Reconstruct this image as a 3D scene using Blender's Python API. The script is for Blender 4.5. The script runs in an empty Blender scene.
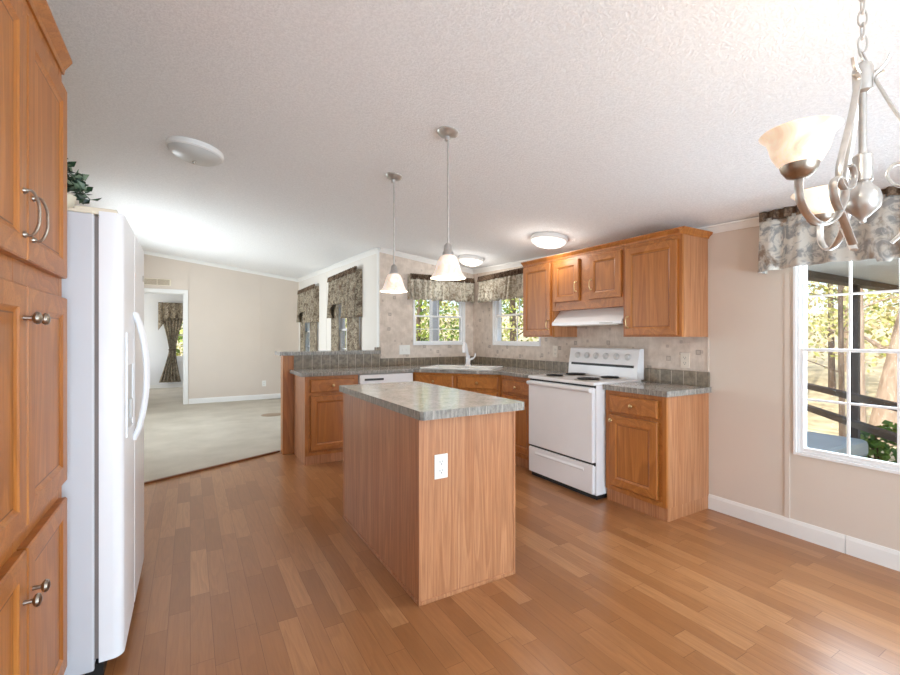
import bpy, math, random
from mathutils import Vector, Matrix
random.seed(7)
scene = bpy.context.scene
COL = scene.collection
PI = math.pi
R = math.radians

# ------------------------------------------------------------------ camera, sky, sun, area lights, exposure
cam_d = bpy.data.cameras.new('camera'); cam = bpy.data.objects.new('camera', cam_d); COL.objects.link(cam)
cam.location = (0, 0, 1.25)
cam.rotation_euler = (R(90), 0, -R(30.41))
cam_d.sensor_width = 36; cam_d.lens = 17.72; cam_d.clip_start = 0.02
scene.camera = cam

world = bpy.data.worlds.new('sky'); scene.world = world; world.use_nodes = True
wn = world.node_tree; bg = wn.nodes['Background']
sky = wn.nodes.new('ShaderNodeTexSky'); sky.sky_type = 'NISHITA'
sky.sun_disc = False; sky.sun_elevation = R(48); sky.sun_rotation = R(250); sky.air_density = 1.0; sky.dust_density = 2.5
wn.links.new(sky.outputs[0], bg.inputs[0]); bg.inputs[1].default_value = 0.36

def light(name, kind, loc, rot, energy, color=(1, 1, 1), size=None, size_y=None):
    d = bpy.data.lights.new(name, kind); d.energy = energy; d.color = color
    if kind == 'AREA':
        d.shape = 'RECTANGLE'; d.size = size; d.size_y = size_y or size
    o = bpy.data.objects.new(name, d); COL.objects.link(o); o.location = loc; o.rotation_euler = rot
    return o
sun = light('sun', 'SUN', (0, 0, 12), (R(42), 0, R(-75)), 3.6, (1, .95, .86)); sun.data.angle = R(1)
# daylight area lights; the fill ones are added where no opening is seen
light('fill_behind_camera', 'AREA', (1.2, -3.55, 1.25), (R(94), 0, 0), 45, (.66, .84, 1), 3.2, 2.0)  # added fill from behind the camera, no such door is seen
light('ceiling_fill_light', 'AREA', (1.2, -3.5, .35), (R(138), 0, 0), 168, (.60, .81, 1), 3.2, 1.0)  # added upward fill that brightens the ceiling
light('daylight_dining_window', 'AREA', (3.6, 0.5, 1.25), (R(90), 0, R(90)), 56, (.74, .88, 1), 1.5, 1.2)
light('living_room_fill', 'AREA', (-1.45, 7.0, 1.35), (R(99), 0, R(-90)), 84, (.74, .88, 1), 3.0, 1.5)  # added fill from the left, at a window that is not seen
light('daylight_bedroom_window', 'AREA', (-1.9, 12.0, 1.35), (R(90), 0, R(-90)), 16, (.8, .9, 1), 1.6, 1.3)

vs = scene.view_settings
scene.display_settings.display_device = 'sRGB'
vs.view_transform = 'Standard'; vs.look = 'None'; vs.gamma = 1; vs.use_curve_mapping = False
vs.exposure = 0.26
scene.cycles.max_bounces = 10; scene.cycles.diffuse_bounces = 6; scene.cycles.transparent_max_bounces = 24
scene.cycles.use_denoising = True
scene.cycles.sample_clamp_indirect = 6

# ------------------------------------------------------------------ material helpers
def S(r, g, b):
    f = lambda c: (c/255)/12.92 if c/255 <= .04045 else ((c/255+.055)/1.055)**2.4
    return (f(r), f(g), f(b), 1)
class NT:
    def __init__(s, name, rough=.5, metal=0.0, color=(.8, .8, .8, 1)):
        s.m = bpy.data.materials.new(name); s.m.use_nodes = True
        s.t = s.m.node_tree; s.b = s.t.nodes['Principled BSDF']
        s.b.inputs['Roughness'].default_value = rough; s.b.inputs['Metallic'].default_value = metal
        s.b.inputs['Base Color'].default_value = color
    def put(s, sock, v):
        if isinstance(v, bpy.types.NodeSocket): s.t.links.new(v, sock)
        else: sock.default_value = v
    def n(s, typ, ins=None, **props):
        x = s.t.nodes.new('ShaderNode'+typ)
        for k, v in props.items(): setattr(x, k, v)
        for k, v in (ins or {}).items(): s.put(x.inputs[k], v)
        return x
    def mt(s, op, a, b=0.0, c=0.0):
        x = s.n('Math', operation=op)
        for i, v in enumerate((a, b, c)):
            s.put(x.inputs[i], v)
        return x.outputs[0]
    def obj(s, rnd=True):
        o = s.n('TexCoord').outputs['Object']
        if not rnd: return o
        r = s.n('ObjectInfo').outputs['Random']
        k = s.mt('MULTIPLY', r, 37.0)
        c = s.n('CombineXYZ', {0: k, 1: s.mt('MULTIPLY', k, 1.7), 2: s.mt('MULTIPLY', k, .6)}).outputs[0]
        return s.n('VectorMath', {0: o, 1: c}, operation='ADD').outputs[0]
    def sep(s, v):
        x = s.n('SeparateXYZ', {0: v}); return x.outputs
    def xyz(s, a, b, c): return s.n('CombineXYZ', {0: a, 1: b, 2: c}).outputs[0]
    def noise(s, v, scale=1.0, detail=3.0, rough=.55, dist=0.0):
        return s.n('TexNoise', {'Vector': v, 'Scale': scale, 'Detail': detail, 'Roughness': rough, 'Distortion': dist}).outputs['Fac']
    def ramp(s, f, stops):
        x = s.n('ValToRGB', {0: f}); e = x.color_ramp.elements
        while len(e) < len(stops): e.new(.5)
        for el, (p, c) in zip(e, stops): el.position = p; el.color = c
        return x.outputs[0]
    def mix(s, f, a, b, blend='MIX'):
        x = s.n('Mix', data_type='RGBA', blend_type=blend)
        s.put(x.inputs[0], f); s.put(x.inputs[6], a); s.put(x.inputs[7], b)
        return x.outputs[2]
    def bump(s, h, strength=.3, dist=.01):
        x = s.n('Bump', {'Height': h, 'Strength': strength, 'Distance': dist}); s.put(s.b.inputs['Normal'], x.outputs[0])
    def color(s, c): s.put(s.b.inputs['Base Color'], c)

def plain(name, c, rough=.5, metal=0.0, var=.05, scale=6, bump=0.0):
    k = NT(name, rough, metal, c)
    v = k.obj()
    n = k.noise(v, scale, 4)
    d = (c[0]*(1-var*2), c[1]*(1-var*2), c[2]*(1-var*2), 1); l = (min(1, c[0]*(1+var)), min(1, c[1]*(1+var)), min(1, c[2]*(1+var)), 1)
    k.color(k.ramp(n, [(.3, d), (.7, l)]))
    if bump: k.bump(k.noise(v, scale*8, 3), bump, .002)
    return k.m
def oak(name, axis, dark, mid, lightc, rough=.38, ring=9.0, lines=.42, across=4.6):
    k = NT(name, rough)
    p = k.sep(k.obj())
    if axis == 'z': a, b, c = p[2], p[0], p[1]
    else:
        a = k.mt('ADD', p[0], p[1]); b = p[2]; c = k.mt('SUBTRACT', p[0], p[1])
    v = k.xyz(k.mt('MULTIPLY', b, across), k.mt('MULTIPLY', c, across), k.mt('MULTIPLY', a, .55))
    low = k.noise(v, 1.0, 1.0, .4, .3)
    fr = k.mt('FRACT', k.mt('MULTIPLY', low, ring))
    ringf = k.ramp(fr, [(0, (.0, .0, .0, 1)), (.3, (.25, .25, .25, 1)), (.86, (.9, .9, .9, 1)), (1, (0, 0, 0, 1))])
    fine = k.noise(k.xyz(k.mt('MULTIPLY', b, 150), k.mt('MULTIPLY', c, 150), k.mt('MULTIPLY', a, 4.5)), 1.0, 3.0, .6)
    broad = k.noise(k.xyz(k.mt('MULTIPLY', b, 16), k.mt('MULTIPLY', c, 16), k.mt('MULTIPLY', a, 1.0)), 1.0, 3.0)
    base = k.ramp(broad, [(.3, mid), (.7, lightc)])
    base = k.mix(k.mt('MULTIPLY', k.mt('SUBTRACT', 1.0, ringf), lines), base, dark)
    fl = k.ramp(fine, [(.36, (1, 1, 1, 1)), (.52, (0, 0, 0, 1))])
    base = k.mix(k.mt('MULTIPLY', fl, .36), base, dark)
    k.color(base)
    k.bump(fine, .12, .001)
    return k.m
OD, OM, OL = S(130, 74, 28), S(179, 109, 47), S(194, 126, 61)
M = {}
M['oak_v'] = oak('oak vertical grain', 'z', OD, OM, OL)
M['oak_h'] = oak('oak horizontal grain', 'h', OD, OM, OL)
M['panel_v'] = oak('oak panel vertical grain', 'z', S(128, 76, 44), S(184, 124, 82), S(200, 144, 102), .42, 8, .42, 13)
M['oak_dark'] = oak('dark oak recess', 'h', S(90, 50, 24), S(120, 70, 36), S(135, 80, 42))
M['oak_in'] = plain('cabinet shadow gap', S(70, 38, 18), .7)

def floor_mat():
    k = NT('oak laminate planks', .28)
    p = k.sep(k.obj(False))
    u = k.mt('DIVIDE', p[0], .083); row = k.mt('FLOOR', u)
    r1 = k.n('TexWhiteNoise', {'W': row}, noise_dimensions='1D').outputs[0]
    vv = k.mt('ADD', k.mt('DIVIDE', p[1], .52), k.mt('MULTIPLY', r1, 9.0)); cell = k.mt('FLOOR', vv)
    r2 = k.n('TexWhiteNoise', {'Vector': k.xyz(row, cell, 0.0)}, noise_dimensions='2D').outputs[0]
    fu = k.mt('FRACT', u); fv = k.mt('FRACT', vv)
    off = k.mt('MULTIPLY', r2, 50.0)
    g1 = k.noise(k.xyz(k.mt('ADD', k.mt('MULTIPLY', p[0], 11), off), k.mt('ADD', k.mt('MULTIPLY', p[1], 1.1), off), 0.0), 1.0, 1.5)
    ring = k.ramp(k.mt('FRACT', k.mt('MULTIPLY', g1, 9.0)), [(0, (0, 0, 0, 1)), (.35, (.4, .4, .4, 1)), (.85, (1, 1, 1, 1)), (1, (0, 0, 0, 1))])
    fine = k.noise(k.xyz(k.mt('ADD', k.mt('MULTIPLY', p[0], 160), off), k.mt('MULTIPLY', p[1], 6), 0.0), 1.0, 3.0)
    base = k.ramp(r2, [(0, S(152, 101, 60)), (.5, S(167, 114, 71)), (1, S(185, 133, 88))])
    base = k.mix(k.mt('MULTIPLY', k.mt('SUBTRACT', 1.0, ring), .30), base, S(138, 92, 58))
    base = k.mix(k.mt('MULTIPLY', k.ramp(fine, [(.35, (1, 1, 1, 1)), (.55, (0, 0, 0, 1))]), .22), base, S(128, 84, 52))
    seam = k.mt('MAXIMUM', k.mt('LESS_THAN', fu, .022), k.mt('LESS_THAN', fv, .004))
    base = k.mix(k.mt('MULTIPLY', seam, .6), base, S(90, 50, 26))
    k.color(base); k.bump(k.mt('SUBTRACT', fine, seam), .06, .001)
    return k.m
M['floor'] = floor_mat()
def carpet_mat():
    k = NT('beige cut pile carpet', .95)
    v = k.obj(False)
    n = k.noise(v, 2.2, 4); f = k.noise(v, 240, 2)
    c = k.ramp(n, [(.3, S(176, 166, 150)), (.7, S(200, 191, 176))])
    c = k.mix(.25, c, k.ramp(f, [(.3, S(150, 140, 124)), (.7, S(222, 214, 200))]))
    k.color(c); k.bump(f, .5, .004)
    return k.m
M['carpet'] = carpet_mat()
def ceil_mat():
    k = NT('white textured ceiling', .9)
    v = k.obj(False)
    n = k.noise(v, 150, 3, .6); w = k.noise(v, 80, 3, .5)
    h = k.ramp(k.mt('ADD', k.mt('MULTIPLY', n, .5), k.mt('MULTIPLY', w, .5)), [(.42, (0, 0, 0, 1)), (.6, (1, 1, 1, 1))])
    k.color(k.mix(h, S(236, 236, 236), S(247, 247, 247))); k.bump(h, .45, .004)
    return k.m
M['ceiling'] = ceil_mat()
M['wall'] = plain('warm beige wall', S(216, 203, 190), .75, 0, .012, 2)
M['wall_pale'] = plain('pale cream wall', S(228, 222, 214), .75, 0, .012, 2)
M['wall_white'] = plain('white bedroom wall', S(232, 232, 232), .8, 0, .01, 2)
def wallpaper():
    k = NT('wallpaper with small square motifs', .8)
    p = k.sep(k.obj(False))
    u = k.mt('ADD', p[0], p[1]); v = p[2]
    c = k.ramp(k.noise(k.obj(False), 14, 4), [(.3, S(204, 189, 175)), (.7, S(228, 214, 201))])
    c = k.mix(k.ramp(k.noise(k.xyz(k.mt('MULTIPLY', u, 60), 0.0, k.mt('MULTIPLY', v, 8)), 1.0, 3), [(.5, (0, 0, 0, 1)), (.75, (.35, .35, .35, 1))]), c, S(188, 170, 158))
    for (cs, seed, size, thr, col) in ((.205, 3.0, .019, .52, S(142, 128, 116)), (.135, 11.0, .011, .62, S(160, 142, 132))):
        cu = k.mt('DIVIDE', u, cs); cv = k.mt('ADD', k.mt('DIVIDE', v, cs), k.mt('MULTIPLY', k.mt('FLOOR', cu), .47))
        iu, iv = k.mt('FLOOR', cu), k.mt('FLOOR', cv)
        w = k.n('TexWhiteNoise', {'Vector': k.xyz(iu, iv, seed)}, noise_dimensions='3D')
        jit = k.sep(w.outputs['Color'])
        du = k.mt('ABSOLUTE', k.mt('MULTIPLY', k.mt('SUBTRACT', k.mt('FRACT', cu), k.mt('ADD', .3, k.mt('MULTIPLY', jit[0], .4))), cs))
        dv = k.mt('ABSOLUTE', k.mt('MULTIPLY', k.mt('SUBTRACT', k.mt('FRACT', cv), k.mt('ADD', .3, k.mt('MULTIPLY', jit[1], .4))), cs))
        d = k.mt('MAXIMUM', du, dv)
        ring = k.mt('MULTIPLY', k.mt('LESS_THAN', d, size), k.mt('ADD', .45, k.mt('MULTIPLY', k.mt('GREATER_THAN', d, size*.62), .45)))
        f = k.mt('MULTIPLY', ring, k.mt('GREATER_THAN', jit[2], thr))
        c = k.mix(k.mt('MULTIPLY', f, .75), c, col)
    k.color(c)
    return k.m
M['paper'] = wallpaper()
M['white_trim'] = plain('white painted trim', S(236, 234, 230), .45, 0, .01)
M['white_vinyl'] = plain('white vinyl window', S(240, 240, 240), .35, 0, .01)
M['white_gloss'] = plain('white enamel', S(236, 234, 234), .22, 0, .01)
M['fridge_white'] = plain('white fridge enamel', S(238, 238, 240), .3, 0, .01, 3, .03)
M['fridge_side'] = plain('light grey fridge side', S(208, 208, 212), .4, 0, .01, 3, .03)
M['grey_gap'] = plain('grey gasket', S(128, 118, 114), .7)
M['cream'] = plain('cream plastic', S(232, 222, 200), .4, 0, .02)
M['black'] = plain('black plastic', S(24, 23, 22), .45)
M['dark_glass'] = plain('dark control strip', S(44, 42, 42), .2)
M['nickel'] = plain('brushed nickel', S(208, 207, 204), .34, .85, .06, 40)
M['pewter'] = plain('aged pewter', S(172, 162, 150), .33, 1, .1, 60)
M['brass'] = plain('brushed brass knob', S(206, 176, 128), .3, 1, .05)
M['plate'] = plain('white cover plate', S(238, 236, 230), .4, 0, .01)
M['plate_ivory'] = plain('ivory cover plate', S(226, 215, 200), .4, 0, .01)
M['slot'] = plain('dark outlet slot', S(60, 58, 56), .5)
M['knob_grey'] = plain('pale grey knob', S(205, 203, 200), .4)
M['porcelain'] = plain('white sink porcelain', S(250, 248, 243), .2, 0, .01)
def stone(name, tiled, rough, sheen_lift=0):
    k = NT(name, rough)
    v = k.obj(False); p = k.sep(v)
    n = k.noise(v, 13, 6, .65); n2 = k.noise(v, 60, 4, .7)
    c = k.ramp(n, [(.3, S(122+sheen_lift, 117+sheen_lift, 110+sheen_lift)), (.5, S(146+sheen_lift, 141+sheen_lift, 133+sheen_lift)), (.72, S(172+sheen_lift, 167+sheen_lift, 159+sheen_lift))])
    c = k.mix(.35, c, k.ramp(n2, [(.35, S(104+sheen_lift, 98+sheen_lift, 91+sheen_lift)), (.65, S(186+sheen_lift, 180+sheen_lift, 172+sheen_lift))]))
    if tiled:
        u = k.mt('ADD', p[0], p[1])
        c = k.mix(.5, c, k.ramp(k.noise(k.xyz(k.mt('MULTIPLY', u, 90), 0.0, k.mt('MULTIPLY', p[2], 18)), 1.0, 4), [(.35, S(84, 80, 74)), (.7, S(176, 170, 160))]))
        ln = k.mt('LESS_THAN', k.mt('FRACT', k.mt('DIVIDE', u, .098)), .035)
        c = k.mix(k.mt('MULTIPLY', ln, .55), c, S(206, 198, 186))
    k.color(c)
    return k.m
M['stone'] = stone('grey mottled laminate worktop', False, .12, 34)  # top lightened so its bright reflection sits in the base colour
M['stone_edge'] = stone('grey tile look worktop edge', True, .25)
def tile():
    k = NT('brown grey splash tiles', .35)
    v = k.obj(False); p = k.sep(v); u = k.mt('ADD', p[0], p[1])
    cu = k.mt('DIVIDE', u, .098)
    r = k.n('TexWhiteNoise', {'W': k.mt('FLOOR', cu)}, noise_dimensions='1D').outputs[0]
    c = k.ramp(k.noise(v, 26, 5, .65), [(.3, S(100, 88, 72)), (.7, S(156, 142, 122))])
    c = k.mix(k.mt('MULTIPLY', r, .35), c, S(112, 104, 92))
    g = k.mt('LESS_THAN', k.mt('FRACT', cu), .045)
    k.color(k.mix(g, c, S(196, 184, 166)))
    return k.m
M['tile'] = tile()
def glassy(name, tint=(1, 1, 1, 1), refl=.06):
    m = bpy.data.materials.new(name); m.use_nodes = True; t = m.node_tree; t.nodes.clear()
    o = t.nodes.new('ShaderNodeOutputMaterial'); mx = t.nodes.new('ShaderNodeMixShader')
    tr = t.nodes.new('ShaderNodeBsdfTransparent'); gl = t.nodes.new('ShaderNodeBsdfGlossy'); lw = t.nodes.new('ShaderNodeLayerWeight'); lw.inputs[0].default_value = .5
    pw = t.nodes.new('ShaderNodeMath'); pw.operation = 'POWER'; pw.inputs[1].default_value = 5; t.links.new(lw.outputs['Facing'], pw.inputs[0])
    fr = t.nodes.new('ShaderNodeMath'); fr.operation = 'MULTIPLY_ADD'; fr.inputs[1].default_value = .7; fr.inputs[2].default_value = .035; t.links.new(pw.outputs[0], fr.inputs[0])
    tr.inputs[0].default_value = tint; gl.inputs['Roughness'].default_value = .02
    t.links.new(fr.outputs[0], mx.inputs[0]); t.links.new(tr.outputs[0], mx.inputs[1]); t.links.new(gl.outputs[0], mx.inputs[2]); t.links.new(mx.outputs[0], o.inputs[0])
    return m
M['glass'] = glassy('window glass', (.97, .98, .98, 1))
def fabric(name, cream, grey, brown, scale=9, t1=.5, t2=.56):
    k = NT(name, .9)
    v = k.obj(); p = k.sep(v)
    n = k.noise(v, scale, 5, .6, .8); n2 = k.noise(v, scale*3.3, 4, .65, 1.2); n3 = k.noise(v, scale*.45, 2)
    c = k.mix(k.ramp(n2, [(t1-.04, (0, 0, 0, 1)), (t1+.08, (1, 1, 1, 1))]), cream, grey)
    c = k.mix(k.ramp(n, [(t2, (0, 0, 0, 1)), (t2+.07, (1, 1, 1, 1))]), c, brown)
    c = k.mix(k.mt('MULTIPLY', k.ramp(n3, [(.4, (0, 0, 0, 1)), (.65, (1, 1, 1, 1))]), .45), c, brown)
    k.color(c); k.bump(k.noise(v, 400, 2), .2, .001)
    k.b.inputs['Transmission Weight'].default_value = 0
    return k.m
M['toile_blue'] = fabric('toile valance fabric', S(222, 218, 208), S(150, 156, 158), S(136, 118, 102), 4.2, .5, .56)
M['toile'] = fabric('kitchen toile fabric', S(222, 216, 200), S(158, 150, 132), S(128, 110, 90), 7, .5, .58)
M['toile_brown'] = fabric('brown toile curtain fabric', S(190, 178, 156), S(132, 120, 102), S(102, 86, 70), 16, .46, .52)
M['toile_head'] = fabric('brown ruffle heading', S(140, 120, 98), S(104, 84, 66), S(80, 60, 46), 20, .45, .5)
def lampglass(name, col, strength):
    k = NT(name, .35, 0, col)
    k.b.inputs['Emission Color'].default_value = col; k.b.inputs['Emission Strength'].default_value = strength
    n = k.noise(k.obj(), 14, 4, .6, 1)
    k.color(k.ramp(n, [(.38, (col[0]*.78, col[1]*.72, col[2]*.64, 1)), (.62, col)]))
    k.put(k.b.inputs['Emission Strength'], k.mt('MULTIPLY', k.ramp(n, [(.35, (.55, .55, .55, 1)), (.65, (1.2, 1.2, 1.2, 1))]), strength))
    return k.m
M['lamp_warm'] = lampglass('lit alabaster glass', S(255, 236, 212), .55)
M['lamp_pend'] = lampglass('lit pendant glass', S(255, 240, 226), .32)
M['lamp_white'] = lampglass('lit white diffuser', S(255, 253, 248), .8)
M['lamp_off'] = plain('unlit frosted diffuser', S(205, 204, 200), .35, 0, .02)
k = NT('glowing bulb', .4, 0, (1, .9, .75, 1)); k.b.inputs['Emission Color'].default_value = (1, .88, .7, 1); k.b.inputs['Emission Strength'].default_value = 9
M['bulb'] = k.m
def leafm(name, cols, rough=.6, trans=.0):
    k = NT(name, rough)
    g = k.n('NewGeometry').outputs['Random Per Island']
    k.color(k.ramp(g, [(i/(len(cols)-1), c) for i, c in enumerate(cols)]))
    return k.m
M['leaf'] = leafm('dark ivy leaves', [S(14, 32, 20), S(26, 52, 32), S(40, 70, 46), S(130, 146, 120)], .4)
M['woods'] = leafm('spring woodland leaves', [S(120, 132, 64), S(180, 182, 100), S(212, 206, 130), S(232, 222, 176), S(150, 150, 90), S(224, 204, 170)])
M['woods_green'] = leafm('bright green leaves', [S(70, 108, 36), S(120, 150, 50), S(176, 190, 70), S(96, 124, 44)])
M['shrub'] = leafm('fresh green shrub leaves', [S(60, 104, 40), S(96, 140, 58), S(134, 168, 80)])
def bark(name, a, b):
    k = NT(name, .9); p = k.sep(k.obj())
    n = k.noise(k.xyz(k.mt('MULTIPLY', p[0], 16), k.mt('MULTIPLY', p[1], 16), k.mt('MULTIPLY', p[2], 3)), 1.0, 5)
    k.color(k.ramp(n, [(.3, a), (.7, b)])); k.bump(n, .6, .02); return k.m
M['bark'] = bark('tan pine bark', S(150, 128, 108), S(202, 180, 158))
M['bark_dark'] = bark('dark bark', S(74, 62, 52), S(128, 110, 94))
M['ground'] = plain('leaf litter ground', S(214, 196, 156), .95, 0, .2, 3, .4)
M['deck'] = plain('weathered deck boards', S(150, 140, 128), .8, 0, .1, 5)
M['deck_dark'] = plain('dark stained rail', S(74, 62, 54), .7, 0, .1, 5)
M['soffit'] = plain('pale grey porch soffit', S(208, 212, 216), .6, 0, .02)
M['tarp'] = plain('pale blue grey cover', S(176, 190, 200), .45, 0, .05, 3)
M['post_grey'] = plain('grey porch post', S(150, 152, 154), .6)
M['siding'] = plain('outer wall siding', S(200, 196, 188), .7)
M['register'] = plain('brown floor register', S(150, 128, 106), .5)

# ------------------------------------------------------------------ mesh builder (world coordinates)
class MB:
    def __init__(s): s.v = []; s.f = []; s.mi = []; s.sm = []
    def add(s, vs_, fs, mi=0, smooth=False):
        o = len(s.v); s.v += [tuple(x) for x in vs_]
        for f in fs: s.f.append(tuple(i+o for i in f)); s.mi.append(mi); s.sm.append(smooth)
        return s
    def box(s, x0, y0, z0, x1, y1, z1, mi=0):
        x0, x1 = min(x0, x1), max(x0, x1); y0, y1 = min(y0, y1), max(y0, y1); z0, z1 = min(z0, z1), max(z0, z1)
        v = [(x0, y0, z0), (x1, y0, z0), (x1, y1, z0), (x0, y1, z0), (x0, y0, z1), (x1, y0, z1), (x1, y1, z1), (x0, y1, z1)]
        return s.add(v, [(3, 2, 1, 0), (4, 5, 6, 7), (0, 1, 5, 4), (1, 2, 6, 5), (2, 3, 7, 6), (3, 0, 4, 7)], mi)
    def prism(s, poly, z0, z1, mi_top=0, mi_side=None):
        """poly: counter-clockwise xy; z may be functions of (x, y)"""
        g = lambda z, p: z(*p) if callable(z) else z
        n = len(poly)
        v = [(p[0], p[1], g(z0, p)) for p in poly]+[(p[0], p[1], g(z1, p)) for p in poly]
        s.add(v, [tuple(range(n-1, -1, -1)), tuple(range(n, 2*n))], mi_top)
        s.add(v, [(i, (i+1) % n, n+(i+1) % n, n+i) for i in range(n)], mi_top if mi_side is None else mi_side)
        return s
    def fr(s, O, U, V, W, pts, faces, mi=0, smooth=False):
        O, U, V, W = map(Vector, (O, U, V, W))
        return s.add([O+U*p[0]+V*p[1]+W*p[2] for p in pts], faces, mi, smooth)
    def obox(s, O, U, V, W, a, b, mi=0):
        (u0, v0, w0), (u1, v1, w1) = a, b
        pts = [(u0, v0, w0), (u1, v0, w0), (u1, v1, w0), (u0, v1, w0), (u0, v0, w1), (u1, v0, w1), (u1, v1, w1), (u0, v1, w1)]
        return s.fr(O, U, V, W, pts, [(3, 2, 1, 0), (4, 5, 6, 7), (0, 1, 5, 4), (1, 2, 6, 5), (2, 3, 7, 6), (3, 0, 4, 7)], mi)
    def extrude(s, prof, O, U, V, W, length, mi=0, smooth=False):
        """profile (v,w) swept along U"""
        n = len(prof)
        pts = [(0, a, b) for a, b in prof]+[(length, a, b) for a, b in prof]
        s.fr(O, U, V, W, pts, [tuple(range(n)), tuple(range(2*n-1, n-1, -1))], mi)
        return s.fr(O, U, V, W, pts, [(i, n+i, n+(i+1) % n, (i+1) % n) for i in range(n)], mi, smooth)
    def lathe(s, prof, O=(0, 0, 0), axis=(0, 0, 1), seg=24, mi=0, smooth=True):
        O = Vector(O); A = Vector(axis).normalized(); X = A.orthogonal().normalized(); Y = A.cross(X)
        v = []
        for r, z in prof:
            for i in range(seg):
                t = 2*PI*i/seg; v.append(O+A*z+X*(r*math.cos(t))+Y*(r*math.sin(t)))
        f = []
        for j in range(len(prof)-1):
            for i in range(seg):
                a, b = j*seg+i, j*seg+(i+1) % seg
                f.append((a, b, b+seg, a+seg))
        s.add(v, f, mi, smooth)
        if prof[0][0] > 1e-5: s.add([v[i] for i in range(seg)], [tuple(range(seg-1, -1, -1))], mi)
        if prof[-1][0] > 1e-5: s.add(v[-seg:], [tuple(range(seg))], mi)
        return s
    def tube(s, path, r, seg=8, mi=0, closed=False, ry=None, up=None, caps=True):
        """round (or flat strap when ry given, up = direction of ry) tube along a path; r may be a list"""
        P = [Vector(p) for p in path]; n = len(P); v = []
        prev = None
        for i, p in enumerate(P):
            if closed: t = P[(i+1) % n]-P[i-1]
            else: t = P[min(i+1, n-1)]-P[max(i-1, 0)]
            t.normalize()
            if up is not None:
                Y = Vector(up); Y = (Y-t*Y.dot(t)).normalized(); X = Y.cross(t)
            else:
                X = t.orthogonal().normalized() if prev is None else (prev-t*prev.dot(t)).normalized()
                Y = t.cross(X)
            prev = X
            ra = r[i] if isinstance(r, (list, tuple)) else r
            rb = ra if ry is None else ry
            for q in range(seg):
                a = 2*PI*(q+.5)/seg
                v.append(p+X*(ra*math.cos(a))+Y*(rb*math.sin(a)))
        f = []
        for j in range(n if closed else n-1):
            for q in range(seg):
                a, b = j*seg+q, j*seg+(q+1) % seg; c, d = ((j+1) % n)*seg+(q+1) % seg, ((j+1) % n)*seg+q
                f.append((a, b, c, d))
        s.add(v, f, mi, True)
        if not closed and caps:
            s.add(v[:seg], [tuple(range(seg-1, -1, -1))], mi); s.add(v[-seg:], [tuple(range(seg))], mi)
        return s
def smoothpath(pts, k=6):
    P = [Vector(p) for p in pts]; out = []
    for i in range(len(P)-1):
        a, b, c, d = P[max(i-1, 0)], P[i], P[i+1], P[min(i+2, len(P)-1)]
        for j in range(k):
            t = j/k
            out.append(.5*((2*b)+(c-a)*t+(2*a-5*b+4*c-d)*t*t+(3*b-a-3*c+d)*t**3))
    out.append(P[-1]); return out

def wloc(o):
    v = Vector((0, 0, 0))
    while o is not None: v += o.location; o = o.parent
    return v
def part(name, mb, mats, parent=None, bevel=0, loc=None, solid=0):
    me = bpy.data.meshes.new(name)
    off = wloc(parent) if parent is not None else Vector(loc or (0, 0, 0))
    me.from_pydata([(a-off.x, b-off.y, c-off.z) for a, b, c in mb.v], [], mb.f)
    for m in (mats if isinstance(mats, (list, tuple)) else [mats]): me.materials.append(M[m])
    me.polygons.foreach_set('material_index', mb.mi)
    me.polygons.foreach_set('use_smooth', mb.sm)
    me.update()
    if any(mb.sm): me.set_sharp_from_angle(angle=R(40))
    o = bpy.data.objects.new(name, me); COL.objects.link(o)
    if parent is not None: o.parent = parent
    elif loc: o.location = loc
    if solid:
        md = o.modifiers.new('thickness', 'SOLIDIFY'); md.thickness = solid; md.offset = 0
    if bevel:
        md = o.modifiers.new('bevel', 'BEVEL'); md.width = bevel; md.segments = 2; md.limit_method = 'ANGLE'; md.angle_limit = R(50)
    return o
def tag(o, label, cat, group=None, kind=None):
    o['label'] = label; o['category'] = cat
    if group: o['group'] = group
    if kind: o['kind'] = kind
    return o
def thing(name, label, cat, loc, group=None):
    o = bpy.data.objects.new(name, None); COL.objects.link(o); o.location = loc; o.empty_display_size = .05
    return tag(o, label, cat, group)
def struct(name, mb, mats, parent=None, bevel=0):
    o = part(name, mb, mats, parent, bevel)
    if parent is None: o['kind'] = 'structure'
    return o
def struct_empty(name, loc=(0, 0, 0)):
    o = bpy.data.objects.new(name, None); COL.objects.link(o); o.location = loc; o['kind'] = 'structure'; return o
def dup(root, loc, label, group=None):
    r = root.copy(); COL.objects.link(r); r.location = loc; r['label'] = label
    if group: r['group'] = group
    for ch in list(root.children):
        c = ch.copy(); COL.objects.link(c); c.parent = r
        for g in list(ch.children):
            d = g.copy(); COL.objects.link(d); d.parent = c
    return r

# ------------------------------------------------------------------ the room
XR, YS, XL, YF, XW, YB = 3.28, 4.97, 1.95, 9.55, -1.15, -3.4
def cz(x, y): return 2.05+.125*(XR-x)+.03*(y-1.5)
struct('floor', MB().prism([(XW, YB), (XR+.1, YB), (XR+.1, YS+.1), (XW, YS+.1)], -.06, 0), 'floor')
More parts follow.
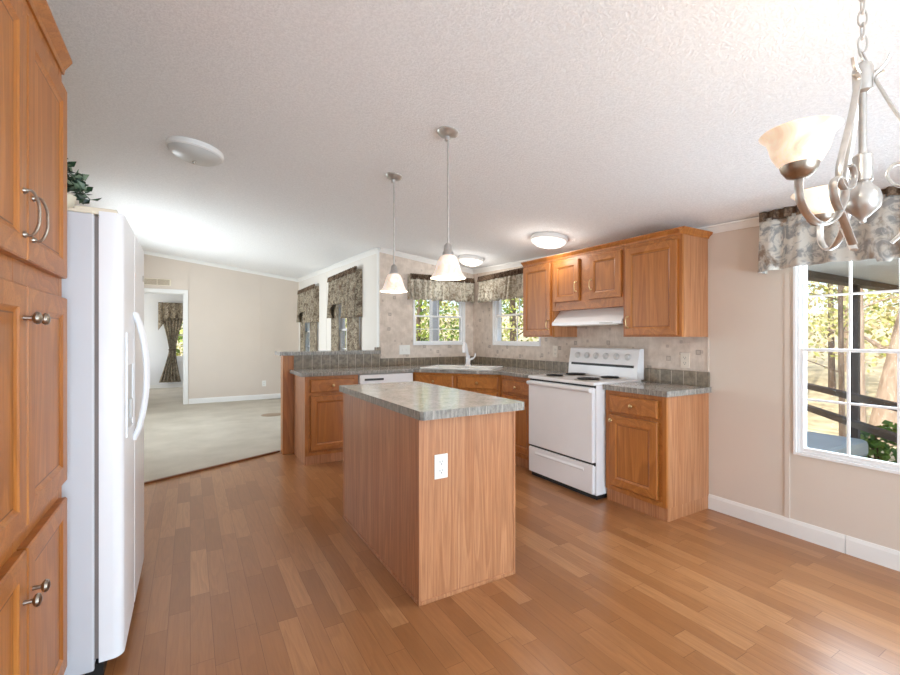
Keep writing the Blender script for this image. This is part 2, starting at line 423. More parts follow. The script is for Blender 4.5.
# carpet, its near edge slanting from the fridge wall to the breakfast bar
CP = [(XW, 4.20), (.84, 5.13), (XL+.1, 5.13), (XL+.1, YF), (-.02, YF), (-.02, YF+.1), (-.02, 13.2), (-1.8, 13.2), (-1.8, YF+.1), (-.9, YF+.1), (-.9, YF), (XW, YF)]
struct('floor_carpet', MB().prism(CP, .001, .014), 'carpet')
struct('floor_subfloor', MB().prism([(-2, YS+.1), (XL+.1, YS+.1), (XL+.1, 13.4), (-2, 13.4)], -.06, -.001), 'carpet')
tag(struct('trim_carpet_edge', MB().obox((XW, 4.187, 0), (.9061, .4231, 0), (0, 0, 1), (-.4231, .9061, 0), (0, 0, -.012), (2.196, .017, .016)), 'oak_dark'), 'dark strip where plank floor meets carpet', 'trim')
TH = .12
cl = MB()
for poly in ([(XW-TH, YB-TH), (XR+TH, YB-TH), (XR+TH, YS+TH), (XW-TH, YS+TH)], [(XW-TH, YS+TH), (XL+TH, YS+TH), (XL+TH, YF+TH), (XW-TH, YF+TH)]):
    cl.prism(poly, cz, lambda x, y: cz(x, y)+.12)
struct('ceiling', cl, 'ceiling')
struct('sun_blocker', MB().box(-3.6, 4.0, 2.25, XW-TH, 13.4, 2.35).box(-3.6, 4.0, 2.35, XW-TH, 13.4, 2.9), 'soffit')  # unseen slab added to keep the sun out of the living room
struct('ceiling_bedroom', MB().box(-2, YF+TH, 2.42, .6, 13.4, 2.52), 'ceiling')

def wall(name, axis, c, t, u0, u1, holes, mat, mats=None, splits=()):
    """wall on plane axis=c (inner face), thickness t outwards; holes (u0,z0,u1,z1)"""
    us = sorted(set([u0, u1]+[h[0] for h in holes]+[h[2] for h in holes]+list(splits)))
    mb = MB()
    P = (lambda u: (c, u)) if axis == 'x' else (lambda u: (u, c))
    for a, b in zip(us[:-1], us[1:]):
        hs = sorted([h for h in holes if h[0] <= a+1e-6 and h[2] >= b-1e-6], key=lambda h: h[1])
        z = 0.0; segs = []
        for h in hs: segs.append((z, h[1])); z = h[3]
        segs.append((z, None))
        mi = 0
        if mats: mi = mats((a+b)/2)
        for z0, z1 in segs:
            if z1 is not None and z1-z0 < 1e-4: continue
            za = z1 if z1 is not None else cz(*P(a)); zb = z1 if z1 is not None else cz(*P(b))
            if axis == 'x':
                v = [(c, a, z0), (c, b, z0), (c, b, zb), (c, a, za), (c+t, a, z0), (c+t, b, z0), (c+t, b, zb), (c+t, a, za)]
            else:
                v = [(a, c, z0), (b, c, z0), (b, c, zb), (a, c, za), (a, c+t, z0), (b, c+t, z0), (b, c+t, zb), (a, c+t, za)]
            mb.add(v, [(0, 1, 2, 3), (7, 6, 5, 4), (0, 4, 5, 1), (1, 5, 6, 2), (2, 6, 7, 3), (3, 7, 4, 0)], mi)
    return struct(name, mb, mat)
WB = (-.05, .535, 1.292, 1.86)      # big dining window y0,z0,y1,z1
WS2 = (3.66, 1.17, 4.50, 1.93)      # kitchen side window
WS1 = (2.40, 1.17, 3.13, 1.93)      # window over the sink (x)
WL1 = (5.72, .75, 6.72, 1.98); WL2 = (7.95, .75, 9.05, 1.98)
wall('wall_right', 'x', XR, TH, YB, YS, [WB, WS2], ['wall', 'paper'], lambda u: 1 if u > 1.845 else 0, (1.845,))
wall('wall_sink', 'y', YS, TH, XL+TH, XR+TH, [WS1], 'paper')
wall('wall_sink_edge', 'y', YS, .012, XL, XL+TH, [], 'paper')
wall('wall_living_right', 'x', XL, TH, YS+.012, YF, [WL1, WL2], 'wall_pale')
wall('wall_far', 'y', YF, TH, XW-TH, XL+TH, [(-.85, 0, -.10, 2.06)], 'wall')
wall('wall_left', 'x', XW, -TH, YB, YF, [(5.5, .7, 8.5, 2.05)], 'wall')  # unseen opening, added to let the living room fill in
wall('wall_back', 'y', YB, -TH, XW-TH, XR+TH, [(-.5, .02, 2.9, 2.05)], 'wall')  # unseen opening, added for the fill behind the camera
# bedroom beyond the doorway
bw = MB(); bw.box(-1.9, 12.9, 0, -1.0, 13.0, 2.42); bw.box(-1.0, 12.9, 0, -.18, 13.0, .72); bw.box(-1.0, 12.9, 1.9, -.18, 13.0, 2.42); bw.box(-.18, 12.9, 0, .6, 13.0, 2.42)
W_BED = (-.42, .72, .40, 1.9)
bw = MB(); bw.box(-2, 12.9, 0, W_BED[0], 13.0, 2.42); bw.box(W_BED[0], 12.9, 0, W_BED[2], 13.0, W_BED[1]); bw.box(W_BED[0], 12.9, W_BED[3], W_BED[2], 13.0, 2.42); bw.box(W_BED[2], 12.9, 0, .6, 13.0, 2.42)
struct('wall_bedroom_back', bw, 'wall_white')
b2 = MB(); b2.box(.5, YF+TH, 0, .6, 12.9, 2.42)
struct('wall_bedroom_right', b2, 'wall_white')
b3 = MB(); b3.box(-1.8, YF+TH, 0, -1.7, 11.2, 2.42); b3.box(-1.8, 12.8, 0, -1.7, 12.9, 2.42); b3.box(-1.8, 11.2, 0, -1.7, 12.8, .7); b3.box(-1.8, 11.2, 2.0, -1.7, 12.8, 2.42)
struct('wall_bedroom_left', b3, 'wall_white')
struct('baseboard_bedroom', MB().box(-1.7, 12.885, .014, .5, 12.9, .1), 'white_trim')

# trims
def base_prof(h): return [(0, 0), (0, .012), (h*.8, .012), (h, .006), (h, 0)]
struct('baseboard_right', MB().extrude(base_prof(.105), (XR, YB, 0), (0, 1, 0), (0, 0, 1), (-1, 0, 0), 1.05-YB).extrude(base_prof(.105), (XR, 1.053, 0), (0, 1, 0), (0, 0, 1), (-1, 0, 0), 1.838-1.053), 'white_trim')
struct('baseboard_far', MB().extrude(base_prof(.10), (-.02, YF, .012), (1, 0, 0), (0, 0, 1), (0, -1, 0), XL+.02), 'white_trim')
struct('baseboard_living_right', MB().extrude(base_prof(.10), (XL, 5.14, .012), (0, 1, 0), (0, 0, 1), (-1, 0, 0), YF-5.14), 'white_trim')
def crown(name, a, b, inward, h=.055):
    A = Vector((a[0], a[1], cz(*a))); B = Vector((b[0], b[1], cz(*b))); U = (B-A).normalized(); W = Vector(inward)
    V = Vector((0, 0, 1))
    prof = [(0, 0), (-h, 0), (-h, .008), (-h*.75, .014), (-h*.3, h*.55), (-.012, h*.75), (0, h*.75)]
    struct(name, MB().extrude(prof, A, U, V, W, (B-A).length), 'white_trim')
crown('trim_crown_right', (XR, YB), (XR, YS), (-1, 0, 0))
crown('trim_crown_sink', (XL, YS), (XR, YS), (0, -1, 0))
crown('trim_crown_living', (XL, YS), (XL, YF), (-1, 0, 0))
crown('trim_crown_far', (XW, YF), (XL, YF), (0, -1, 0))
def batten(name, axis, c, u, z0, z1, w, mat='wall', sgn=-1):
    mb = MB()
    if axis == 'x': mb.box(c, u-w/2, z0, c+sgn*.006, u+w/2, z1)
    else: mb.box(u-w/2, c, z0, u+w/2, c+sgn*.006, z1)
    struct(name, mb, mat)
batten('trim_1', 'x', XR, 1.345, .105, 1.66, .028)
batten('trim_2', 'x', XR, 1.845, 1.0, 1.25, .014, 'wall')
batten('trim_3', 'y', YF, -.03, 2.12, cz(-.03, YF)-.05, .02)
batten('trim_4', 'y', YF, 1.22, .11, cz(1.22, YF)-.05, .03)
batten('trim_5', 'x', XL, 7.35, .11, cz(XL, 7.35)-.05, .03, 'wall_pale')
batten('trim_6', 'x', XL, 5.03, 1.1, cz(XL, 5.03)-.05, .06, 'white_trim')
# doorway casing to the bedroom
dc = MB(); dc.box(-.10, YF-.018, 0.012, -.03, YF, 2.06); dc.box(-.92, YF-.018, 0.012, -.85, YF, 2.06); dc.box(-.92, YF-.02, 2.06, -.03, YF, 2.13)
dc.box(-.112, YF, .012, -.10, YF+TH, 2.06); dc.box(-.85, YF, .012, -.838, YF+TH, 2.06); dc.box(-.85, YF, 2.048, -.10, YF+TH, 2.06)
struct('door_1', dc, 'white_trim', None, .003)

# ------------------------------------------------------------------ windows
def window(name, O, U, W, w, h, cols, rows, rail=.5, fr=.04, deep=.1, sash=.03, casing=.045, sill=True, munt=.014, rows_low=None, offs=(-.045, -.078)):
    """O: lower left corner of the opening seen from inside, U along the wall, W into the room"""
    root = struct_empty(name, O); V = Vector((0, 0, 1)); U = Vector(U); W = Vector(W)
    f = MB()
    for a, b in (((-casing, -casing, -.002), (0, h+casing, .014)), ((w, -casing, -.002), (w+casing, h+casing, .014)), ((0, h, -.002), (w, h+casing, .014)), ((0, -casing, -.002), (w, 0, .014))):
        f.obox(O, U, V, W, a, b)
    for a, b in (((0, 0, -deep), (fr, h, 0)), ((w-fr, 0, -deep), (w, h, 0)), ((fr, h-fr, -deep), (w-fr, h, 0)), ((fr, 0, -deep), (w-fr, fr, 0))):
        f.obox(O, U, V, W, a, b)
    part('window_frame', f, 'white_vinyl', root, .003)
    z0, z1 = fr, h-fr; zm = h*rail
    for nm, a, b, off, rw in (('lower_sash', z0, zm+sash/2, offs[0], rows_low or rows), ('upper_sash', zm-sash/2, z1, offs[1], rows)):
        sb = MB(); x0, x1 = fr, w-fr
        sb.obox(O, U, V, W, (x0, a, off), (x0+sash, b, off+.03)); sb.obox(O, U, V, W, (x1-sash, a, off), (x1, b, off+.03))
        sb.obox(O, U, V, W, (x0+sash, a, off), (x1-sash, a+sash, off+.03)); sb.obox(O, U, V, W, (x0+sash, b-sash, off), (x1-sash, b, off+.03))
        so = part(nm, sb, 'white_vinyl', root, .003)
        if cols*rw > 1:
            m = MB()
            for i in range(1, cols):
                u = x0+sash+(x1-x0-2*sash)*i/cols; m.obox(O, U, V, W, (u-munt/2, a+sash, off+.008), (u+munt/2, b-sash, off+.022))
            for i in range(1, rw):
                z = a+sash+(b-a-2*sash)*i/rw; m.obox(O, U, V, W, (x0+sash, z-munt/2, off+.0085), (x1-sash, z+munt/2, off+.0215))
            part('muntin', m, 'white_vinyl', so)
        p = MB(); p.obox(O, U, V, W, (x0+sash-.004, a+sash-.004, off+.013), (x1-sash+.004, b-sash+.004, off+.017)); part('pane', p, 'glass', so)
    if sill:
        sm = MB(); sm.obox(O, U, V, W, (-casing-.01, -casing-.02, 0), (w+casing+.01, -casing+.006, .035)); part('window_sill', sm, 'white_vinyl', root, .004)
    return root
# dining window: seen from inside u runs from high y to low y
wo = window('window_1', (XR, WB[2], WB[1]), (0, -1, 0), (-1, 0, 0), WB[2]-WB[0], WB[3]-WB[1], 6, 2, .482, .014, .1, .018, .018, False, .012, None, (-.032, -.06))
window('window_2', (XR, WS2[2], WS2[1]), (0, -1, 0), (-1, 0, 0), WS2[2]-WS2[0], WS2[3]-WS2[1], 2, 1, .46, .016, .1, .02, .016, False, .008, 2)
window('window_3', (WS1[0], YS, WS1[1]), (1, 0, 0), (0, -1, 0), WS1[2]-WS1[0], WS1[3]-WS1[1], 2, 1, .46, .016, .1, .02, .016, False, .008, 2)
window('window_4', (XL, WL1[2], WL1[1]), (0, -1, 0), (-1, 0, 0), WL1[2]-WL1[0], WL1[3]-WL1[1], 3, 2)
window('window_5', (XL, WL2[2], WL2[1]), (0, -1, 0), (-1, 0, 0), WL2[2]-WL2[0], WL2[3]-WL2[1], 3, 2)
window('window_6', (W_BED[0], 12.9, W_BED[1]), (1, 0, 0), (0, -1, 0), W_BED[2]-W_BED[0], W_BED[3]-W_BED[1], 3, 2)

# ------------------------------------------------------------------ cabinet pieces
def panel_door(name, O, U, W, w, h, parent, t=.02, stile=.055, label=None):
    V = Vector((0, 0, 1)); mb = MB()
    b = .004
    s2 = stile+.014
    def rect(i, wz): return [(i, i, wz), (w-i, i, wz), (w-i, h-i, wz), (i, h-i, wz)]
    loops = [rect(0, 0), rect(0, t-b), rect(b, t), rect(stile, t), rect(stile+.005, t-.004), rect(s2, t-.008), rect(s2+.004, t-.008)]
    pts = [p for l in loops for p in l]
    fv, fh, fg = [], [], []
    for j in range(len(loops)-1):
        for i in range(4):
            q = (j*4+i, j*4+(i+1) % 4, (j+1)*4+(i+1) % 4, (j+1)*4+i)
            (fg if j == len(loops)-2 else fh if i in (0, 2) else fv).append(q)
    n = (len(loops)-1)*4
    fv.append((n, n+1, n+2, n+3)); 
    mb.fr(O, U, V, W, pts, fv+[(3, 2, 1, 0)], 0); mb.fr(O, U, V, W, pts, fh, 1); mb.fr(O, U, V, W, pts, fg, 2)
    o = part(name, mb, ['oak_v', 'oak_h', 'oak_dark'], parent)
    if label: o['label'] = label
    return o
def slab_front(name, O, U, W, w, h, parent, t=.02):
    V = Vector((0, 0, 1)); mb = MB()
    loops = [(0, 0), (0, t-.006), (.008, t)]
    pts = []
    for i, z in loops: pts += [(i, i, z), (w-i, i, z), (w-i, h-i, z), (i, h-i, z)]
    f = [(3, 2, 1, 0)]+[(j*4+i, j*4+(i+1) % 4, j*4+4+(i+1) % 4, j*4+4+i) for j in range(2) for i in range(4)]+[(8, 9, 10, 11)]
    mb.fr(O, U, V, W, pts, f)
    return part(name, mb, 'oak_h', parent)
def knob(P, W, parent, mat='brass', r=.015, L=.024):
    prof = [(.006, 0), (.0055, L*.5), (r*.8, L*.62), (r, L*.78), (r*.85, L*.95), (r*.4, L*1.05), (0, L*1.07)]
    return part('knob', MB().lathe(prof, P, W, 14), mat, parent)
def pull(P, W, parent, L=.1, mat='pewter', out=.03, r=.0045, up=(0, 0, 1)):
    P, W, Z = Vector(P), Vector(W), Vector(up); mb = MB()
    path = [P-Z*L/2, P-Z*L/2+W*out*.6, P-Z*L*.25+W*out, P+W*out*1.05, P+Z*L*.25+W*out, P+Z*L/2+W*out*.6, P+Z*L/2]
    mb.tube(smoothpath(path, 5), r, 8)
    for s_ in (-1, 1): mb.lathe([(r*2.2, 0), (r*2.2, .004), (r*1.4, .008), (0, .009)], P+Z*s_*L/2, W, 12)
    return part('handle', mb, mat, parent)
def cab_crown(mb, O, U, W, L, h=.05, mi=0, k=1):
    mb.extrude([(0, 0), (0, .008*k), (h*.3, .012*k), (h*.7, .032*k), (h*.85, .04*k), (h, .04*k), (h, 0)], O, U, (0, 0, 1), W, L, mi)

# ------------------------------------------------------------------ pantry
pt = thing('pantry_cabinet', 'tall honey oak pantry cabinet with six doors left of the refrigerator', 'cabinet', (-.70, 1.56, 0))
PX, PF = -.388, -.365
mb = MB(); mb.box(-1.13, 1.09, .10, PX-.02, 2.028, 2.20, 0); part('carcass', mb, 'panel_v', pt)
mb = MB()
for (y0, y1) in ((1.09, 1.135), (1.53, 1.585), (1.985, 2.028)): mb.box(PX-.02, y0, .10, PX, y1, 2.20, 0)
for (z0, z1) in ((.10, .13), (.69, .765), (1.375, 1.455), (2.07, 2.20)):
    for (y0, y1) in ((1.135, 1.53), (1.585, 1.985)): mb.box(PX-.02, y0, z0, PX-.0005, y1, z1, 1)
part('face_frame', mb, ['oak_v', 'oak_h'], pt)
mb = MB(); cab_crown(mb, (PX, 1.05, 2.175), (0, 1, 0), (1, 0, 0), .985, .055, 0, .7); mb.box(-1.13, 1.05, 2.175, PX, 2.035, 2.23)
part('crown_molding', mb, 'oak_h', pt)
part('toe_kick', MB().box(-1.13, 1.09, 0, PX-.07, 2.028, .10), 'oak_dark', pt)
for (y0, y1, side) in ((1.122, 1.548, 1), (1.560, 1.988, 0)):
    for (z0, z1, hz) in ((.115, .700, 'k'), (.757, 1.385, 'K'), (1.452, 2.098, 'p')):
        d = panel_door('door', (PX, y0, z0), (0, 1, 0), (1, 0, 0), y1-y0, z1-z0, pt, .023, .058)
        yk = y1-.028 if side else y0+.036
        if hz == 'k': knob((PF, yk, .575), (1, 0, 0), d, 'pewter', .017, .034)
        elif hz == 'K': knob((PF, yk, 1.30), (1, 0, 0), d, 'pewter', .017, .034)
        else: pull((PF, yk, 1.568), (1, 0, 0), d, .112, 'pewter', .029, .0036)

# ------------------------------------------------------------------ refrigerator
fr = thing('refrigerator', 'white side-by-side refrigerator beside the tall oak pantry', 'refrigerator', (-.60, 2.50, 0))
FY0, FY1, FT = 2.052, 2.955, 1.715
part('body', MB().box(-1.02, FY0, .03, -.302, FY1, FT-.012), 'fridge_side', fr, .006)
part('gasket', MB().box(-.302, FY0+.008, .07, -.289, FY1-.008, FT-.02), 'grey_gap', fr)
def fridge_door(nm, y0, y1):
    mb = MB(); x0, x1, r = -.289, -.215, .035; n = 5
    poly = [(x0, y0), (x1-r, y0)] if nm == 'freezer_door' else [(x0, y0), (x1-.01, y0), (x1, y0+.01)]
    if nm == 'freezer_door':
        poly += [(x1-r+r*math.sin(PI/2*i/n), y0+r-r*math.cos(PI/2*i/n)) for i in range(1, n+1)]
        poly += [(x1, y1-.01), (x1-.01, y1), (x0, y1)]
    else:
        poly += [(x1-r+r*math.cos(PI/2*i/n), y1-r+r*math.sin(PI/2*i/n)) for i in range(0, n+1)]
        poly += [(x0, y1)]
    mb.prism(poly, .055, FT)
    mb.sm = [True]*len(mb.sm)
    return part(nm, mb, 'fridge_white', fr)
fz = fridge_door('freezer_door', FY0+.004, 2.425); rf = fridge_door('fridge_door', 2.435, FY1-.004)
part('door_trim', MB().box(-.275, 2.4255, .06, -.222, 2.4345, FT-.01), 'cream', fr)
def bow(y, z0, z1, par):
    mb = MB(); pts = []
    for i in range(13):
        t = i/12; pts.append((-.214+.045*math.sin(PI*t)**.7, y, z0+(z1-z0)*t))
    mb.tube(pts, .011, 8, 0, False, .013, (0, 1, 0)); part('handle', mb, 'fridge_white', par)
bow(2.395, .80, 1.36, fz); bow(2.465, .80, 1.36, rf)
dm = MB(); dm.box(-.2155, 2.12, .86, -.209, 2.345, .885); dm.box(-.2155, 2.12, 1.24, -.209, 2.345, 1.27); dm.box(-.2155, 2.12, .885, -.209, 2.14, 1.24); dm.box(-.2155, 2.325, .885, -.209, 2.345, 1.24); dm.box(-.2155, 2.14, 1.14, -.210, 2.325, 1.24)
d = part('dispenser', dm, 'fridge_white', fz, .002); part('dispenser_well', MB().box(-.2158, 2.14, .885, -.2145, 2.325, 1.14), 'knob_grey', d)
part('dispenser_lever', MB().box(-.2145, 2.215, .92, -.204, 2.25, 1.0), 'knob_grey', d, .003)
part('badge', MB().box(-.2155, 2.83, 1.545, -.2125, 2.855, 1.575), 'pewter', rf)
hm = MB(); hm.box(-.36, FY0+.006, FT-.012, -.235, FY0+.06, FT+.012); part('hinge_cover', hm, 'cream', fr, .004)
hm = MB(); hm.box(-.36, FY1-.06, FT-.012, -.235, FY1-.006, FT+.012); part('hinge_cover', hm, 'cream', fr, .004)
part('top_panel', MB().box(-1.02, FY0, FT-.012, -.305, FY1, FT), 'cream', fr, .003)
part('base_grille', MB().box(-.33, FY0+.01, .0, -.275, FY1-.01, .05), 'black', fr)

# plant on the fridge
pl = thing('trailing_plant', 'dark green variegated ivy plant in a pale pot on top of the refrigerator', 'plant', (-.44, 2.22, FT))
part('pot', MB().lathe([(.04, .002), (.058, .075), (.06, .08), (.052, .08), (.048, .06), (0, .06)], (-.44, 2.22, FT), (0, 0, 1), 18), 'cream', pl)
stm = MB(); lf = MB(); rr = random.Random(5)
for i in range(24):
    a = rr.uniform(0, 2*PI); L = rr.uniform(.05, .125)
    p0 = Vector((-.44, 2.22, FT+.07)); top = p0+Vector((math.cos(a)*L*.45, math.sin(a)*L*.45, rr.uniform(.04, .17))); e = top+Vector((math.cos(a)*L*.55, math.sin(a)*L*.55, -rr.uniform(0, .07)))
    if e.z < FT+.03: e.z = FT+.02
    path = smoothpath([p0, top, e], 5); stm.tube(path, .0018, 5)
    for q in path[2:]:
        for _ in range(2):
            dr = Vector((rr.uniform(-1, 1), rr.uniform(-1, 1), rr.uniform(-.5, .9))).normalized(); sd = dr.orthogonal().normalized(); sd.rotate(Matrix.Rotation(rr.uniform(0, 6), 3, dr)); sz = rr.uniform(.02, .036)
            nrm = dr.cross(sd)*.15
            lf.add([q, q+dr*sz*.5+sd*sz*.42+nrm*sz, q+dr*sz*1.25, q+dr*sz*.5-sd*sz*.42+nrm*sz], [(0, 1, 2, 3)])
part('stem', stm, 'leaf', pl); part('leaves', lf, 'leaf', pl)

# ------------------------------------------------------------------ island
isl = thing('kitchen_island', 'oak panelled kitchen island with grey laminate top in the middle of the plank floor', 'island', (1.2, 2.43, 0))
IX0, IX1, IY0, IY1, CT = .917, 1.487, 1.848, 3.03, .914
part('body', MB().box(IX0+.004, IY0+.004, 0, IX1-.004, IY1-.004, CT-.038), 'panel_v', isl)
for (x, y) in ((IX0, IY0), (IX1-.014, IY0), (IX0, IY1-.014), (IX1-.014, IY1-.014)): part('corner_trim', MB().box(x, y, 0, x+.014, y+.014, CT-.038), 'panel_v', isl, .002)
mb = MB(); mb.box(IX0+.014, IY0-.002, 0, IX1-.014, IY0+.006, .018); mb.box(IX0-.002, IY0+.014, 0, IX0+.006, IY1-.014, .018)
mb.box(IX1-.006, IY0+.014, 0, IX1+.002, IY1-.014, .018); part('shoe_molding', mb, 'panel_v', isl, .002)
def worktop(name, poly, z0, z1, parent=None, loc=None, bevel=.006):
    mb = MB(); mb.prism(poly, z0, z1, 0, 1); return part(name, mb, ['stone', 'stone_edge'], parent, bevel, loc)
c_ = .02
def chamf(x0, y0, x1, y1, c): return [(x0+c, y0), (x1-c, y0), (x1, y0+c), (x1, y1-c), (x1-c, y1), (x0+c, y1), (x0, y1-c), (x0, y0+c)]
worktop('countertop', chamf(.898, 1.787, 1.508, 3.075, .014), CT-.04, CT, isl)
def outlet(O, U, W, parent=None, label=None, kind='outlet', gang=1, pm='plate'):
    """cover plate with its centre at O"""
    U, W = Vector(U), Vector(W); V = Vector((0, 0, 1)); O = Vector(O)
    w = .036*gang
    mb = MB(); mb.obox(O, U, V, W, (-w, -.058, 0), (w, .058, .005))
    if parent is None:
        root = thing('wall_'+kind, label, kind, O)
        part('cover_plate', mb, pm, root, .002)
    else:
        root = part('outlet_plate', mb, 'plate', parent, .002)
    if kind == 'outlet':
        for dz in (-.021, .021):
            r_ = MB(); r_.obox(O, U, V, W, (-.016, dz-.015, .005), (.016, dz+.014, .0056))
            r_.obox(O, U, V, W, (-.009, dz-.003, .0055), (-.0065, dz+.007, .0062), 1); r_.obox(O, U, V, W, (.0065, dz-.003, .0055), (.009, dz+.007, .0062), 1); r_.obox(O, U, V, W, (-.0025, dz-.012, .0055), (.0025, dz-.007, .0062), 1)
            part('receptacle', r_, [pm, 'slot'], root)
    else:
        for g in range(gang):
            u = (g-(gang-1)/2)*.046; t = MB(); t.obox(O, U, V, W, (u-.006, -.012, .005), (u+.006, .012, .011)); part('toggle', t, 'plate', root, .001)
    return root
outlet((1.036, IY0+.004, .634), (1, 0, 0), (0, -1, 0), isl)

# ------------------------------------------------------------------ base cabinets
def base_cab(name, label, O, U, W, w, d, top, fronts, parent=None, side=None, kick=.09, setback=.012):
    """O: floor corner on the front face plane, left end seen from the front"""
    U, W = Vector(U), Vector(W); V = Vector((0, 0, 1)); O = Vector(O)
    root = thing(name, label, 'cabinet', O+U*w/2-W*d/2)
    b = MB(); b.obox(O, U, V, W, (0, kick, -d), (w, top, -.02)); part('carcass', b, 'panel_v', root)
    b = MB(); b.obox(O, U, V, W, (0, kick, -.02), (.03, top, 0)); b.obox(O, U, V, W, (w-.03, kick, -.02), (w, top, 0)); 
    b.obox(O, U, V, W, (.03, kick, -.02), (w-.03, kick+.03, -.0005), 1); b.obox(O, U, V, W, (.03, top-.03, -.02), (w-.03, top, -.0005), 1); b.obox(O, U, V, W, (.03, kick+.03, -.022), (w-.03, top-.03, -.006), 1)
    part('face_frame', b, ['oak_v', 'oak_h'], root)
    b = MB(); b.obox(O, U, V, W, (0.0, 0, -d), (w, kick, -setback)); part('toe_kick', b, 'panel_v', root)
    for f in fronts:
        if f[0] == 'drawer':
            _, u0, u1, z0, z1 = f
            dr = slab_front('drawer', O+U*u0+V*z0, U, W, u1-u0, z1-z0, root); knob(O+U*(u0+u1)/2+V*(z0+z1)/2+W*.02, W, dr)
        else:
            _, u0, u1, z0, z1, ku, kz = f
            dr = panel_door('door', O+U*u0+V*z0, U, W, u1-u0, z1-z0, root); 
            if ku is not None: knob(O+U*ku+V*kz+W*.02, W, dr)
    return root
RX = 2.775
# right of the range: front faces -x, u runs from high y to low y
base_cab('base_cabinet', 'oak base cabinet with one drawer and one door right of the white range', (RX, 2.345, 0), (0, -1, 0), (-1, 0, 0), .505, .503, .85,
         [('drawer', .045, .445, .69, .815), ('door', .045, .445, .135, .665, .07, .625)])
TR = .888
wt = worktop('worktop', [(RX-.03, 1.815), (XR-.002, 1.815), (XR-.002, 2.352), (RX-.03, 2.352)], TR-.038, TR, None, (3.0, 2.08, TR-.038), .006)
tag(wt, 'short grey worktop with tiled upstand right of the white range', 'worktop')
part('upstand', MB().box(XR-.022, 1.83, TR, XR-.002, 2.352, TR+.108), 'tile', wt, .003)

# left end of the peninsula
PY = 4.43
base_cab('base_cabinet', 'oak base cabinet with drawer and door at the left end of the peninsula', (.964, PY, 0), (1, 0, 0), (0, -1, 0), .535, .53, .868,
         [('drawer', .05, .49, .71, .835), ('door', .05, .49, .14, .675, None, None)])
# dishwasher
dw = thing('dishwasher', 'white built-in dishwasher between oak cabinets behind the island', 'dishwasher', (1.81, 4.7, 0))
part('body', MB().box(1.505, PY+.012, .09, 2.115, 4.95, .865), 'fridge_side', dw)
part('door_panel', MB().box(1.507, PY-.02, .12, 2.113, PY+.012, .715), 'white_gloss', dw, .005)
cp = part('control_panel', MB().box(1.507, PY-.026, .72, 2.113, PY+.012, .862), 'white_gloss', dw, .006)
part('latch_slot', MB().box(1.56, PY-.029, .80, 1.77, PY-.026, .822), 'dark_glass', cp)
part('toe_panel', MB().box(1.507, PY+.03, .0, 2.113, PY+.06, .09), 'white_gloss', dw)
# corner sink cabinet, front set on the diagonal
DA, DB = Vector((2.13, PY, 0)), Vector((2.755, 3.66, 0)); DL = (DB-DA).length; DU = (DB-DA).normalized(); DW = Vector((DU.y, -DU.x, 0))
if DW.y > 0: DW = -DW
sc = thing('corner_sink_cabinet', 'diagonal oak corner cabinet with two drawers below the kitchen sink', 'cabinet', (2.75, 4.4, 0))
mb = MB(); mb.prism([(2.12, PY+.02), (DB.x+.02, DB.y), (XR-.003, DB.y), (XR-.003, YS-.003), (2.12, YS-.003)], .09, .70, 0); part('carcass', mb, 'panel_v', sc)
mb = MB(); mb.obox(DA, DU, (0, 0, 1), DW, (0, .09, -.02), (.03, .868, 0)); mb.obox(DA, DU, (0, 0, 1), DW, (DL-.03, .09, -.02), (DL, .868, 0)); mb.obox(DA, DU, (0, 0, 1), DW, (.03, .84, -.02), (DL-.03, .868, -.0004), 1); mb.obox(DA, DU, (0, 0, 1), DW, (.03, .09, -.02), (DL-.03, .84, -.004))
part('face_frame', mb, ['oak_v', 'oak_h'], sc)
for u0, u1 in ((.03, DL/2-.025), (DL/2+.025, DL-.03)):
    d = slab_front('drawer', DA+DU*u0+Vector((0, 0, .715)), DU, DW, u1-u0, .125, sc); knob(DA+DU*(u0+u1)/2+Vector((0, 0, .777))+DW*.02, DW, d)
    panel_door('door', DA+DU*u0+Vector((0, 0, .14)), DU, DW, u1-u0, .545, sc)
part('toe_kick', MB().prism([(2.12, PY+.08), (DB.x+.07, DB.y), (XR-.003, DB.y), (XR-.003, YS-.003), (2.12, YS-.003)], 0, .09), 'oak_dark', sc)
base_cab('base_cabinet', 'narrow oak base cabinet with one drawer between corner sink cabinet and range', (DB.x, 3.655, 0), (0, -1, 0), (-1, 0, 0), .52, .51, .868,
         [('drawer', .04, .48, .70, .825), ('door', .04, .48, .14, .67, None, None)])
# worktop of the sink side
TS = .906
A1 = DA+DW*.028; B1 = DB+DW*.028
poly = [(.92, PY-.03), (DA.x-.012, PY-.03), (DB.x-.03, DB.y-.012), (DB.x-.03, 3.132), (XR-.002, 3.132), (XR-.002, YS-.002), (.92, YS-.002)]
swt = worktop('worktop', poly, TS-.038, TS, None, (2.0, 4.7, TS-.038), .006)
tag(swt, 'long grey worktop running from the peninsula round the corner sink to the range', 'worktop')
